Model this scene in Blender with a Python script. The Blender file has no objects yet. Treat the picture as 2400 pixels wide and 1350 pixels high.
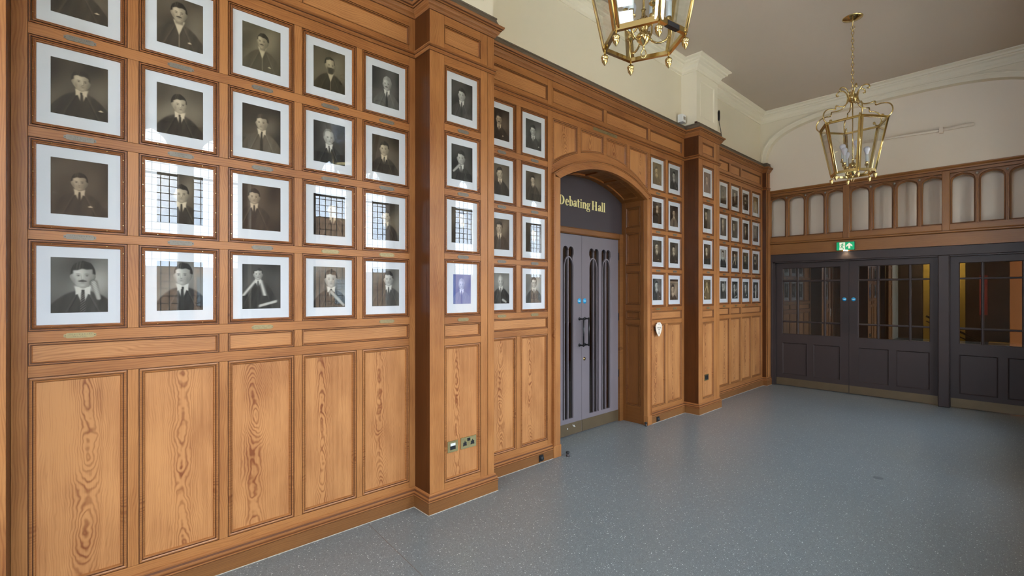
import bpy, bmesh, math, random
import numpy as np
from mathutils import Vector
random.seed(7)
C = bpy.context.scene.collection
S = bpy.context.scene

# ------------------------------------------------------------------ camera, world, light, exposure
F_PX = 1122.3
cam_d = bpy.data.cameras.new('camera'); cam = bpy.data.objects.new('camera', cam_d); C.objects.link(cam)
cam_d.sensor_fit = 'HORIZONTAL'; cam_d.sensor_width = 36.0
cam_d.lens = F_PX / 2400 * 36.0
cam_d.shift_y = 10.0 / 2400
cam_d.clip_start = 0.05; cam_d.clip_end = 200
cam.location = (3.14, 0, 1.6)
cam.rotation_euler = (math.radians(90), 0, math.radians(47.3178))
S.camera = cam

SKY = 9.5
w = bpy.data.worlds.new('World'); S.world = w; w.use_nodes = True
wn = w.node_tree; wn.nodes.clear()
wo = wn.nodes.new('ShaderNodeOutputWorld'); wb = wn.nodes.new('ShaderNodeBackground')
wt = wn.nodes.new('ShaderNodeTexCoord'); wnz = wn.nodes.new('ShaderNodeTexNoise')
wnz.inputs['Scale'].default_value = 2.2; wnz.inputs['Detail'].default_value = 5
wr = wn.nodes.new('ShaderNodeValToRGB')
wr.color_ramp.elements[0].position = .38; wr.color_ramp.elements[0].color = (.60, .77, 1.0, 1)
wr.color_ramp.elements[1].position = .62; wr.color_ramp.elements[1].color = (.90, .95, 1.0, 1)
wn.links.new(wt.outputs['Generated'], wnz.inputs['Vector']); wn.links.new(wnz.outputs['Fac'], wr.inputs['Fac'])
wn.links.new(wr.outputs['Color'], wb.inputs['Color']); wb.inputs['Strength'].default_value = SKY
wn.links.new(wb.outputs['Background'], wo.inputs['Surface'])

WIN_Y = [-3.18, -1.08, 1.02, 3.12, 5.22, 7.32]
for wy in WIN_Y:                                   # sky portals in the window openings (guide daylight sampling only)
    ld = bpy.data.lights.new('daylight_portal', 'AREA'); ld.shape = 'RECTANGLE'; ld.size = 2.75; ld.size_y = 1.3
    ld.cycles.is_portal = True
    lo = bpy.data.objects.new('daylight_portal', ld); C.objects.link(lo)
    lo.location = (3.83, wy, 2.2); lo.rotation_euler = (0, math.radians(90), 0)
ld = bpy.data.lights.new('daylight_portal', 'AREA'); ld.shape = 'RECTANGLE'; ld.size = 2.6; ld.size_y = 1.6; ld.cycles.is_portal = True
lo = bpy.data.objects.new('daylight_portal', ld); C.objects.link(lo); lo.location = (1.75, -3.63, 3.65); lo.rotation_euler = (math.radians(90), 0, 0)  # portal for the added fill window in the back wall
sd = bpy.data.lights.new('sun', 'SUN'); sd.energy = 24; sd.angle = math.radians(2); sd.color = (1, .95, .86)     # behind the hall: lights the added ground strip and the building opposite
so_ = bpy.data.objects.new('sun', sd); C.objects.link(so_); so_.rotation_euler = Vector((-.66, .18, .75)).to_track_quat('Z', 'Y').to_euler()
S.view_settings.view_transform = 'Standard'; S.view_settings.look = 'None'
S.view_settings.exposure = 1.34; S.view_settings.gamma = 1.0
try: S.view_settings.use_curve_mapping = False
except Exception: pass
S.cycles.max_bounces = 8; S.cycles.diffuse_bounces = 5; S.cycles.glossy_bounces = 5
S.cycles.transparent_max_bounces = 12; S.cycles.transmission_bounces = 4
S.cycles.caustics_reflective = False; S.cycles.caustics_refractive = False
S.cycles.sample_clamp_indirect = 6.0

# ------------------------------------------------------------------ materials
MATS = {}
def newmat(name):
    m = bpy.data.materials.new(name); m.use_nodes = True; MATS[name] = m
    nt = m.node_tree; b = nt.nodes['Principled BSDF']
    return m, nt, b
def plain(name, col, rough=.5, metal=0, spec=.5, noise=0, nscale=12, bump=0, emit=None, es=0, coat=0):
    m, nt, b = newmat(name)
    b.inputs['Base Color'].default_value = (*col, 1); b.inputs['Roughness'].default_value = rough
    b.inputs['Metallic'].default_value = metal; b.inputs['Specular IOR Level'].default_value = spec
    b.inputs['Coat Weight'].default_value = coat
    if emit: b.inputs['Emission Color'].default_value = (*emit, 1); b.inputs['Emission Strength'].default_value = es
    if noise or bump:
        tc = nt.nodes.new('ShaderNodeTexCoord'); n = nt.nodes.new('ShaderNodeTexNoise')
        n.inputs['Scale'].default_value = nscale; n.inputs['Detail'].default_value = 5
        nt.links.new(tc.outputs['Object'], n.inputs['Vector'])
        if noise:
            mx = nt.nodes.new('ShaderNodeMix'); mx.data_type = 'RGBA'
            mx.inputs['A'].default_value = (*[c * (1 - noise) for c in col], 1)
            mx.inputs['B'].default_value = (*[min(1, c * (1 + noise)) for c in col], 1)
            nt.links.new(n.outputs['Fac'], mx.inputs['Factor']); nt.links.new(mx.outputs['Result'], b.inputs['Base Color'])
        if bump:
            bp = nt.nodes.new('ShaderNodeBump'); bp.inputs['Strength'].default_value = bump; bp.inputs['Distance'].default_value = .004
            nt.links.new(n.outputs['Fac'], bp.inputs['Height']); nt.links.new(bp.outputs['Normal'], b.inputs['Normal'])
    return m
def wood(name, light, dark, vertical=True, rough=.38, figure=1.0, blotch=.35, straight=None):
    if straight is None: straight = figure >= 2
    m, nt, b = newmat(name); N = nt.nodes.new; L = nt.links.new
    def math_(op, a, c=None, clamp=False):
        n = N('ShaderNodeMath'); n.operation = op; n.use_clamp = clamp
        for i, v in enumerate((a, c)):
            if v is None: continue
            if isinstance(v, (int, float)): n.inputs[i].default_value = v
            else: L(v, n.inputs[i])
        return n.outputs[0]
    def noise(x, y, z, sc=1, det=3):
        cb = N('ShaderNodeCombineXYZ')
        for i, v in enumerate((x, y, z)):
            if isinstance(v, (int, float)): cb.inputs[i].default_value = v
            else: L(v, cb.inputs[i])
        n = N('ShaderNodeTexNoise'); n.inputs['Scale'].default_value = sc; n.inputs['Detail'].default_value = det
        L(cb.outputs[0], n.inputs['Vector']); return n.outputs['Fac']
    tc = N('ShaderNodeTexCoord'); sp = N('ShaderNodeSeparateXYZ'); L(tc.outputs['Object'], sp.inputs[0])
    oi = N('ShaderNodeObjectInfo'); rnd = math_('MULTIPLY', oi.outputs['Random'], 53.0)
    s = math_('ADD', sp.outputs[0], sp.outputs[1]); z = sp.outputs[2]
    a, l = (s, z) if vertical else (z, s)
    off = math_('MULTIPLY', math_('SUBTRACT', oi.outputs['Random'], .5), .12)
    a1 = math_('ADD', a, math_('ADD', off, .24) if straight else off)
    n1 = math_('SUBTRACT', noise(math_('MULTIPLY', a, 3), math_('MULTIPLY', l, 1.6), rnd, 1, 2), .5)
    n2 = math_('SUBTRACT', noise(math_('MULTIPLY', a, 26), math_('MULTIPLY', l, 4.5), rnd, 1, 2), .5)
    aw = math_('ADD', math_('ADD', a1, math_('MULTIPLY', n1, .09)), math_('MULTIPLY', n2, .028))
    h = math_('MULTIPLY', math_('SUBTRACT', noise(math_('MULTIPLY', a, 1.5), math_('MULTIPLY', l, 1.25), rnd, 1, 5), .30), .26 * min(figure, 1))
    r = math_('POWER', math_('ADD', math_('MULTIPLY', aw, aw), math_('MULTIPLY', h, h)), .5)
    ring = math_('SINE', math_('MULTIPLY', r, 2 * math.pi * (95 if straight else 125)))
    ringf = math_('MULTIPLY', math_('ADD', ring, 1), .5)
    ringf = math_('POWER', ringf, 1.8)
    figa = math_('MULTIPLY', noise(math_('MULTIPLY', a, 12), math_('MULTIPLY', l, 6), math_('ADD', rnd, 9.0), 1, 3), 1.7)
    # figure is strong near the heart of the board, fine and pale away from it
    cen = math_('SUBTRACT', 1.0, math_('MULTIPLY', math_('ABSOLUTE', aw), 13.0), True)
    amp = math_('ADD', math_('MULTIPLY', math_('MULTIPLY', cen, figa), .66), .30 if straight else .17)
    fib = noise(math_('MULTIPLY', a, 420), math_('MULTIPLY', l, 7), rnd, 1, 2)
    bl = noise(math_('MULTIPLY', a, 5), math_('MULTIPLY', l, 2.2), rnd, 1, 4)
    fib2 = noise(math_('MULTIPLY', a, 70), math_('MULTIPLY', l, 1.3), rnd, 1, 3)
    t = math_('ADD', math_('MULTIPLY', ringf, amp), math_('ADD', math_('MULTIPLY', math_('SUBTRACT', fib, .5), .45), math_('MULTIPLY', math_('SUBTRACT', fib2, .5), .60)))
    t = math_('ADD', t, .10)
    t = math_('ADD', t, math_('MULTIPLY', math_('SUBTRACT', bl, .5), blotch * 2.2), False)
    t = math_('ADD', t, math_('MULTIPLY', math_('SUBTRACT', oi.outputs['Random'], .5), .22), True)
    mx = N('ShaderNodeMix'); mx.data_type = 'RGBA'; mx.inputs['A'].default_value = (*light, 1); mx.inputs['B'].default_value = (*dark, 1)
    L(t, mx.inputs['Factor']); L(mx.outputs['Result'], b.inputs['Base Color'])
    b.inputs['Roughness'].default_value = rough; b.inputs['Specular IOR Level'].default_value = .32
    bp = N('ShaderNodeBump'); bp.inputs['Strength'].default_value = .18; bp.inputs['Distance'].default_value = .002
    L(fib, bp.inputs['Height']); L(bp.outputs['Normal'], b.inputs['Normal'])
    return m
def glass(name, tint=(1, 1, 1), gl=1.0, ior=1.5):
    m, nt, b = newmat(name); nt.nodes.remove(b)
    out = [n for n in nt.nodes if n.type == 'OUTPUT_MATERIAL'][0]
    t = nt.nodes.new('ShaderNodeBsdfTransparent'); t.inputs[0].default_value = (*tint, 1)
    g = nt.nodes.new('ShaderNodeBsdfGlossy'); g.inputs['Roughness'].default_value = .003; g.inputs['Color'].default_value = (gl, gl, gl, 1)
    lw = nt.nodes.new('ShaderNodeLayerWeight'); lw.inputs['Blend'].default_value = .5
    pw = nt.nodes.new('ShaderNodeMath'); pw.operation = 'POWER'; pw.inputs[1].default_value = 5; nt.links.new(lw.outputs['Facing'], pw.inputs[0])
    r0 = ((ior - 1) / (ior + 1)) ** 2
    f = nt.nodes.new('ShaderNodeMath'); f.operation = 'MULTIPLY_ADD'; f.inputs[1].default_value = 1 - r0; f.inputs[2].default_value = r0; nt.links.new(pw.outputs[0], f.inputs[0])
    mx = nt.nodes.new('ShaderNodeMixShader')
    nt.links.new(f.outputs[0], mx.inputs[0]); nt.links.new(t.outputs[0], mx.inputs[1]); nt.links.new(g.outputs[0], mx.inputs[2])
    nt.links.new(mx.outputs[0], out.inputs['Surface'])
    return m

PINE_L, PINE_D = (.51, .232, .083), (.20, .058, .017)
wood('pine_v', PINE_L, PINE_D, True, blotch=.6); wood('pine_h', PINE_L, PINE_D, False, straight=True)
wood('stile_v', (.43, .182, .057), (.19, .056, .015), True, figure=3.0, blotch=.62)
wood('stile_h', (.41, .168, .052), (.17, .050, .013), False, figure=3.0, blotch=.62)
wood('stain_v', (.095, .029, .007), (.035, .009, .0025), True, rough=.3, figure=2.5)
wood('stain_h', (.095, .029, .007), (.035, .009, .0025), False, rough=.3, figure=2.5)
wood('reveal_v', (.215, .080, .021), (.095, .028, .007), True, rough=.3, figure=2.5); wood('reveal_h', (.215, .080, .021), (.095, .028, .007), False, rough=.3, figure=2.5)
wood('mould', (.36, .145, .046), (.18, .055, .015), False, rough=.3, figure=4)
wood('slip', (.33, .120, .034), (.16, .046, .013), False, rough=.28, figure=4)
wood('board_h', (.24, .100, .030), (.11, .036, .010), False, rough=.42, figure=3)
wood('cap_h', (.32, .128, .040), (.15, .048, .014), False, rough=.45, figure=3)
wood('screen_v', (.30, .128, .036), (.14, .046, .012), True, rough=.35, figure=3)
wood('screen_h', (.30, .128, .036), (.14, .046, .012), False, rough=.35, figure=3)
plain('sealant', (.42, .38, .31), .9, noise=.5, nscale=30)
plain('scuff', (.11, .12, .12), .4)
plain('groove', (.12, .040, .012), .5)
plain('dust', (.13, .095, .065), .8, noise=.25, nscale=9)
plain('cream', (.76, .68, .53), .85, spec=.2, noise=.02, nscale=3, bump=.05)
plain('cream_trim', (.80, .725, .575), .6, spec=.3)
plain('end_cream', (.80, .70, .58), .85, spec=.2, noise=.02, nscale=3)
plain('ceiling_paint', (.56, .475, .385), .9, spec=.15, noise=.03, nscale=1.5)
plain('mat_board', (.66, .68, .70), .9, spec=.1)
plain('door_paint', (.178, .152, .166), .32, spec=.5, noise=.05, nscale=6)
plain('exit_paint', (.050, .036, .034), .42, spec=.3, noise=.08, nscale=5)
plain('bronze', (.16, .115, .065), .45, metal=.55, noise=.15, nscale=7)
plain('brass', (.66, .50, .22), .15, metal=1, noise=.12, nscale=20)
plain('brass_dull', (.30, .24, .12), .42, metal=.7, noise=.2, nscale=60)
plain('plaque_metal', (.20, .175, .14), .5, metal=.5, noise=.2, nscale=80)
plain('brass_plate', (.56, .46, .22), .24, metal=.9, noise=.1, nscale=40)
plain('engrave', (.10, .085, .06), .7)
plain('chrome', (.75, .75, .75), .15, metal=1)
plain('black', (.012, .012, .013), .35)
plain('white_plastic', (.75, .75, .74), .4)
plain('bulb_glass', (.78, .77, .86), .2)
plain('candle', (.74, .78, .78), .45)
plain('letter_gold', (.90, .78, .34), .5)
plain('blue_sign', (.02, .33, .62), .4)
plain('sign_print', (.85, .9, .95), .5)
plain('shield_white', (.80, .70, .58), .5)
plain('ink', (.10, .06, .04), .6)
plain('exit_green', (.0, .42, .16), .4, emit=(.0, .55, .2), es=.12)
plain('exit_white', (.85, .85, .7), .4, emit=(.95, .95, .75), es=.15)
plain('lamp_glow', (1, .95, .8), .5, emit=(1, .9, .65), es=18)
plain('stone', (.36, .31, .26), .9, noise=.15, nscale=8)
plain('lead', (.03, .03, .032), .5)
plain('far_stone', (.14, .085, .05), .95, noise=.3, nscale=.8)
plain('far_glass', (.08, .10, .12), .2)
plain('lawn', (.060, .085, .028), 1, noise=.3, nscale=2)
plain('bounce_paving', (.46, .44, .40), .9, noise=.1, nscale=1)
plain('hall_dark', (.018, .012, .009), .7)
plain('hall_wood', (.14, .06, .022), .5, noise=.3, nscale=3)
plain('yellow_wall', (.72, .45, .07), .7)
plain('orange_wall', (.34, .10, .015), .6)
plain('lobby_floor', (.55, .35, .07), .4)
plain('red_paint', (.35, .02, .02), .5)
plain('rubber', (.02, .02, .02), .6)
glass('pane_glass', (.97, .98, .98), 1.0)
glass('picture_glass', (.99, .99, .99), 1.0, 1.34)
glass('door_glass', (.55, .56, .54), 1.0, 2.0)
# vinyl floor with pale flecks
def floor_mat():
    m, nt, b = newmat('vinyl'); N = nt.nodes.new; L = nt.links.new
    tc = N('ShaderNodeTexCoord'); base = N('ShaderNodeTexNoise'); base.inputs['Scale'].default_value = 1.1; base.inputs['Detail'].default_value = 4
    L(tc.outputs['Object'], base.inputs['Vector'])
    mx = N('ShaderNodeMix'); mx.data_type = 'RGBA'; mx.inputs['A'].default_value = (.146, .160, .160, 1); mx.inputs['B'].default_value = (.182, .196, .194, 1)
    L(base.outputs['Fac'], mx.inputs['Factor'])
    cur = mx.outputs['Result']
    for sc, thr, col, r in ((58, .19, (.68, .70, .68, 1), .76), (95, .24, (.06, .068, .072, 1), .66), (36, .10, (.85, .86, .84, 1), .55), (150, .33, (.33, .36, .36, 1), .62)):
        v = N('ShaderNodeTexVoronoi'); v.inputs['Scale'].default_value = sc; v.inputs['Randomness'].default_value = 1
        L(tc.outputs['Object'], v.inputs['Vector'])
        lt = N('ShaderNodeMath'); lt.operation = 'LESS_THAN'; lt.inputs[1].default_value = thr; L(v.outputs['Distance'], lt.inputs[0])
        sepc = N('ShaderNodeSeparateColor'); L(v.outputs['Color'], sepc.inputs[0])
        g = N('ShaderNodeMath'); g.operation = 'GREATER_THAN'; g.inputs[1].default_value = r; L(sepc.outputs[0], g.inputs[0])
        mu = N('ShaderNodeMath'); mu.operation = 'MULTIPLY'; L(lt.outputs[0], mu.inputs[0]); L(g.outputs[0], mu.inputs[1])
        q = N('ShaderNodeMix'); q.data_type = 'RGBA'; L(cur, q.inputs['A']); q.inputs['B'].default_value = col; L(mu.outputs[0], q.inputs['Factor'])
        cur = q.outputs['Result']
    # a small dark scuff
    L(cur, b.inputs['Base Color'])
    rn = N('ShaderNodeTexNoise'); rn.inputs['Scale'].default_value = .9; rn.inputs['Detail'].default_value = 3; L(tc.outputs['Object'], rn.inputs['Vector'])
    mr = N('ShaderNodeMapRange'); mr.inputs['To Min'].default_value = .285; mr.inputs['To Max'].default_value = .34; mr.clamp = True; L(rn.outputs['Fac'], mr.inputs['Value'])
    L(mr.outputs['Result'], b.inputs['Roughness']); b.inputs['Specular IOR Level'].default_value = .5
floor_mat()
def print_mat():
    m, nt, b = newmat('photo_print')
    a = nt.nodes.new('ShaderNodeAttribute'); a.attribute_name = 'Tone'
    nt.links.new(a.outputs['Color'], b.inputs['Base Color']); b.inputs['Roughness'].default_value = .6; b.inputs['Specular IOR Level'].default_value = .2
print_mat()

# ------------------------------------------------------------------ helpers
WL = {}
def empty(name, loc, label=None, cat=None, group=None, kind=None):
    o = bpy.data.objects.new(name, None); C.objects.link(o); o.location = loc; o.empty_display_size = .05
    WL[o.name] = Vector(loc); tag(o, label, cat, group, kind); return o
def tag(o, label=None, cat=None, group=None, kind=None):
    if label: o['label'] = label
    if cat: o['category'] = cat
    if group: o['group'] = group
    if kind: o['kind'] = kind
    return o
def LW(X0): return lambda a, b, c=0.: (X0 + c, a, b)        # on the left wall: a = y, b = z, c = outward
def EW(Y0): return lambda a, b, c=0.: (a, Y0 - c, b)        # on the end wall: a = x, b = z, c = outward
def JW(Y0): return lambda a, b, c=0.: (-a, Y0 + c, b)       # facing +y: a = -x
def RW(X0): return lambda a, b, c=0.: (X0 - c, -a, b)       # on the right wall: a = -y, facing -x
class MB:
    def __init__(s): s.v = []; s.f = []; s.m = []; s.sm = []
    def add(s, vs, fs, m=0, smooth=False):
        n = len(s.v); s.v += [tuple(v) for v in vs]; s.f += [tuple(i + n for i in f) for f in fs]
        s.m += [m] * len(fs); s.sm += [smooth] * len(fs); return s
    def box(s, x0, x1, y0, y1, z0, z1, m=0):
        if x0 > x1: x0, x1 = x1, x0
        if y0 > y1: y0, y1 = y1, y0
        if z0 > z1: z0, z1 = z1, z0
        vs = [(x0, y0, z0), (x1, y0, z0), (x1, y1, z0), (x0, y1, z0), (x0, y0, z1), (x1, y0, z1), (x1, y1, z1), (x0, y1, z1)]
        return s.add(vs, [(0, 3, 2, 1), (4, 5, 6, 7), (0, 1, 5, 4), (1, 2, 6, 5), (2, 3, 7, 6), (3, 0, 4, 7)], m)
    def fbox(s, F, a0, a1, b0, b1, c0, c1, m=0, ch=0):
        if ch <= 0:
            p = F(a0, b0, c0); q = F(a1, b1, c1); return s.box(p[0], q[0], p[1], q[1], p[2], q[2], m)
        vs = [F(a0, b0, c0), F(a1, b0, c0), F(a1, b1, c0), F(a0, b1, c0),
              F(a0, b0, c1 - ch), F(a1, b0, c1 - ch), F(a1, b1, c1 - ch), F(a0, b1, c1 - ch),
              F(a0 + ch, b0 + ch, c1), F(a1 - ch, b0 + ch, c1), F(a1 - ch, b1 - ch, c1), F(a0 + ch, b1 - ch, c1)]
        fs = [(8, 9, 10, 11), (3, 2, 1, 0)]
        for i in range(4):
            j = (i + 1) % 4; fs += [(i, j, j + 4, i + 4), (i + 4, j + 4, j + 8, i + 8)]
        return s.add(vs, fs, m)
    def tube(s, pts, r, n=8, m=0, cap=True, closed=False):
        pts = [Vector(p) for p in pts]; rs = r if isinstance(r, (list, tuple)) else [r] * len(pts)
        vs = []; k = len(pts); up = None
        for i, p in enumerate(pts):
            if closed: t = (pts[(i + 1) % k] - pts[i - 1]).normalized()
            else: t = (pts[min(i + 1, k - 1)] - pts[max(i - 1, 0)]).normalized()
            if up is None: up = Vector((0, 0, 1)) if abs(t.z) < .9 else Vector((1, 0, 0))
            u = t.cross(up)
            if u.length < 1e-4: u = t.cross(Vector((1, .3, 0)))
            u.normalize(); v = t.cross(u).normalized(); up = u.cross(t).normalized()
            for j in range(n):
                a = 2 * math.pi * j / n; vs.append(p + (u * math.cos(a) + v * math.sin(a)) * rs[i])
        fs = []
        for i in range(k if closed else k - 1):
            i2 = (i + 1) % k
            for j in range(n): fs.append((i * n + j, i * n + (j + 1) % n, i2 * n + (j + 1) % n, i2 * n + j))
        if cap and not closed: fs += [tuple(range(n))[::-1], tuple((k - 1) * n + j for j in range(n))]
        return s.add(vs, fs, m, True)
    def lathe(s, c, prof, n=16, m=0, axis='z'):
        vs = []
        for r, h in prof:
            for j in range(n):
                a = 2 * math.pi * j / n; x, y = r * math.cos(a), r * math.sin(a)
                vs.append({'z': (c[0] + x, c[1] + y, c[2] + h), 'x': (c[0] + h, c[1] + x, c[2] + y), 'y': (c[0] + x, c[1] + h, c[2] + y)}[axis])
        fs = []
        for i in range(len(prof) - 1):
            for j in range(n): fs.append((i * n + j, i * n + (j + 1) % n, (i + 1) * n + (j + 1) % n, (i + 1) * n + j))
        return s.add(vs, fs, m, True)
    def moulding(s, F, pts, prof, mats=None):
        """closed CCW outline in (a,b); prof = [(inset, c)], mitred at corners"""
        k = len(pts); nrm = []
        for i in range(k):
            p0, p1, p2 = pts[i - 1], pts[i], pts[(i + 1) % k]
            d1 = Vector((p1[0] - p0[0], p1[1] - p0[1])).normalized(); d2 = Vector((p2[0] - p1[0], p2[1] - p1[1])).normalized()
            n1 = Vector((-d1.y, d1.x)); n2 = Vector((-d2.y, d2.x)); b = (n1 + n2); b.normalize()
            nrm.append(b / max(.35, b.dot(n1)))
        vs = []
        for ins, c in prof:
            for i in range(k): vs.append(F(pts[i][0] + nrm[i].x * ins, pts[i][1] + nrm[i].y * ins, c))
        for q in range(len(prof) - 1):
            fs = [(q * k + i, q * k + (i + 1) % k, (q + 1) * k + (i + 1) % k, (q + 1) * k + i) for i in range(k)]
            n0 = len(s.v)
            if q == 0: base = n0; s.v += [tuple(v) for v in vs]
            s.f += [tuple(x + base for x in f) for f in fs]; s.m += [mats[q] if mats else 0] * k; s.sm += [False] * k
        return s
    def sweep(s, path, prof, m=0, mats=None):
        """plan path [(x,y)], outward = right of travel; prof = [(outward, z)]"""
        k = len(path); nr = []
        for i in range(k):
            ds = []
            if i > 0: ds.append(Vector((path[i][0] - path[i - 1][0], path[i][1] - path[i - 1][1])).normalized())
            if i < k - 1: ds.append(Vector((path[i + 1][0] - path[i][0], path[i + 1][1] - path[i][1])).normalized())
            ns = [Vector((d.y, -d.x)) for d in ds]
            b = sum(ns, Vector((0, 0))).normalized(); nr.append(b / b.dot(ns[0]))
        base = len(s.v); P = len(prof)
        for i in range(k):
            for o, z in prof: s.v.append((path[i][0] + nr[i].x * o, path[i][1] + nr[i].y * o, z))
        for i in range(k - 1):
            for j in range(P - 1):
                s.f.append((base + i * P + j, base + i * P + j + 1, base + (i + 1) * P + j + 1, base + (i + 1) * P + j))
                s.m.append(mats[j] if mats else m); s.sm.append(False)
        s.f += [tuple(base + j for j in range(P)), tuple(base + (k - 1) * P + j for j in range(P))[::-1]]
        s.m += [m, m]; s.sm += [False, False]
        return s
    def build(s, name, mats, parent=None, label=None, cat=None, group=None, kind=None, origin=None):
        if isinstance(mats, str): mats = [mats]
        me = bpy.data.meshes.new(name); v = np.array(s.v, dtype=float)
        c = (v.min(0) + v.max(0)) / 2 if origin is None else np.array(origin, dtype=float)
        me.from_pydata((v - c).tolist(), [], s.f); 
        for mm in mats: me.materials.append(MATS[mm])
        me.polygons.foreach_set('material_index', s.m); me.polygons.foreach_set('use_smooth', s.sm); me.update()
        return place(name, me, c, parent, label, cat, group, kind)
def place(name, me, c, parent=None, label=None, cat=None, group=None, kind=None):
    o = bpy.data.objects.new(name, me); C.objects.link(o); c = Vector([float(x) for x in c])
    WL[o.name] = c; o.location = c
    if parent is not None: o.parent = parent; o.location = c - WL[parent.name]
    return tag(o, label, cat, group, kind)
def plate(name, F, contours, c0, c1, mat, parent=None, **kw):
    """flat board with holes: contours[0] outer, rest holes, in (a,b); filled as a 2D curve"""
    cu = bpy.data.curves.new('tmp', 'CURVE'); cu.dimensions = '2D'; cu.fill_mode = 'BOTH'
    for pts in contours:
        sp = cu.splines.new('POLY'); sp.points.add(len(pts) - 1)
        for i, p in enumerate(pts): sp.points[i].co = (p[0], p[1], 0, 1)
        sp.use_cyclic_u = True
    cu.extrude = (c1 - c0) / 2
    t = bpy.data.objects.new('tmp', cu); C.objects.link(t)
    dg = bpy.context.evaluated_depsgraph_get(); ev = t.evaluated_get(dg); me = ev.to_mesh()
    vs = [F(v.co.x, v.co.y, (c0 + c1) / 2 + v.co.z) for v in me.vertices]; fs = [tuple(p.vertices) for p in me.polygons]
    ev.to_mesh_clear(); bpy.data.objects.remove(t); bpy.data.curves.remove(cu)
    mb = MB(); mb.add(vs, fs)
    return mb if name is None else mb.build(name, mat, parent, **kw)
def text_mesh(body, F, a, b, size, c0, c1, align='CENTER'):
    cu = bpy.data.curves.new('tmp', 'FONT'); cu.body = body; cu.size = size; cu.align_x = align; cu.align_y = 'CENTER'; cu.extrude = (c1 - c0) / 2; cu.resolution_u = 2
    t = bpy.data.objects.new('tmp', cu); C.objects.link(t)
    dg = bpy.context.evaluated_depsgraph_get(); ev = t.evaluated_get(dg); me = ev.to_mesh()
    vs = [F(a + v.co.x, b + v.co.y, (c0 + c1) / 2 + v.co.z) for v in me.vertices]; fs = [tuple(p.vertices) for p in me.polygons]
    ev.to_mesh_clear(); bpy.data.objects.remove(t); bpy.data.curves.remove(cu)
    return MB().add(vs, fs)
def rect(a0, a1, b0, b1): return [(a0, b0), (a1, b0), (a1, b1), (a0, b1)]
def arc(cx, cz, R, x0, x1, n=16): return [(x, cz - R + math.sqrt(max(0, R * R - (x - cx) ** 2))) for x in [x0 + (x1 - x0) * i / n for i in range(n + 1)]]

# ------------------------------------------------------------------ floor, ceiling, shell
fl = MB(); fl.box(-.36, 3.9, -3.5, 9.08, -.12, 0)
floor = fl.build('floor', 'vinyl', label='grey blue vinyl floor with pale flecks', cat='floor', kind='structure')
sm = MB(); a_, b_ = (0.02, 1.514), (3.3, 1.29)
sm.add([(a_[0], a_[1] - .0009, 0), (b_[0], b_[1] - .0009, 0), (b_[0], b_[1] + .0009, 0), (a_[0], a_[1] + .0009, 0)] + [(a_[0], a_[1] - .0009, .0004), (b_[0], b_[1] - .0009, .0004), (b_[0], b_[1] + .0009, .0004), (a_[0], a_[1] + .0009, .0004)],
       [(0, 3, 2, 1), (4, 5, 6, 7), (0, 1, 5, 4), (1, 2, 6, 5), (2, 3, 7, 6), (3, 0, 4, 7)])
sm.build('seam', 'groove', floor)
MB().box(-.33, .0, 3.56, 5.06, 0, .0006).build('seam', 'vinyl', floor)
ZC = 4.67
MB().box(-.6, 4.0, -3.6, 9.4, ZC, ZC + .15).build('ceiling', 'ceiling_paint', label='taupe painted ceiling', cat='ceiling', kind='structure')

MB().lathe((2.245, 5.118, .0), [(.0001, .0003), (.030, .0003), (.038, 0)], 18).build('scuff_mark', 'scuff', floor)
wl = MB(); wl.box(-.3, -.05, -3.5, 3.5, 3.3, ZC); wl.box(-.3, -.05, 5.12, 9.1, 3.3, ZC); wl.box(-.3, -.05, 3.5, 5.12, 3.1, ZC)
wl.box(-.3, -.06, -3.5, 3.40, 0, 3.3); wl.box(-.3, -.06, 5.21, 9.25, 0, 3.3); wl.box(-.3, -.05, 9.1, 9.25, 3.3, ZC)
wall_left = wl.build('wall_left', 'cream', label='cream plaster wall above the wood panelling', cat='wall', kind='structure')
# cream pilasters above the wooden ones
PILY = [(-2.35, -1.73), (1.92, 2.535), (6.035, 6.655)]
PILY[0] = (-.80, -.185)
CP = .165
for y0, y1 in PILY:
    mb = MB()
    mb.box(-.06, CP - .012, y0, y1, 3.7, ZC - .02)
    F = LW(CP - .012)
    for (a0, a1, b0, b1) in ((y0, y0 + .10, 3.7, 4.53), (y1 - .10, y1, 3.7, 4.53), (y0 + .10, y1 - .10, 3.7, 3.93), (y0 + .10, y1 - .10, 4.42, 4.53)):
        mb.fbox(F, a0, a1, b0, b1, 0, .012)
    mb.moulding(F, rect(y0 + .10, y1 - .10, 3.93, 4.42), [(0, .012), (.006, .016), (.014, .008), (.02, .001)])
    pl = mb.build('pilaster', 'cream_trim', wall_left)
# cream cornice along the left wall, breaking round the pilasters
CPROF = [(0, ZC - .165), (.012, ZC - .165), (.014, ZC - .135), (.03, ZC - .12), (.045, ZC - .085), (.07, ZC - .070), (.075, ZC - .055), (.098, ZC - .052), (.102, ZC - .028), (.115, ZC - .022), (.14, ZC - .012), (.14, ZC)]
path = [(-.05, -3.4)]
for y0, y1 in PILY: path += [(-.05, y0), (CP, y0), (CP, y1), (-.05, y1)]
path += [(-.05, 8.8)]
MB().sweep(path, CPROF).build('cornice', 'cream_trim', wall_left)

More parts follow.
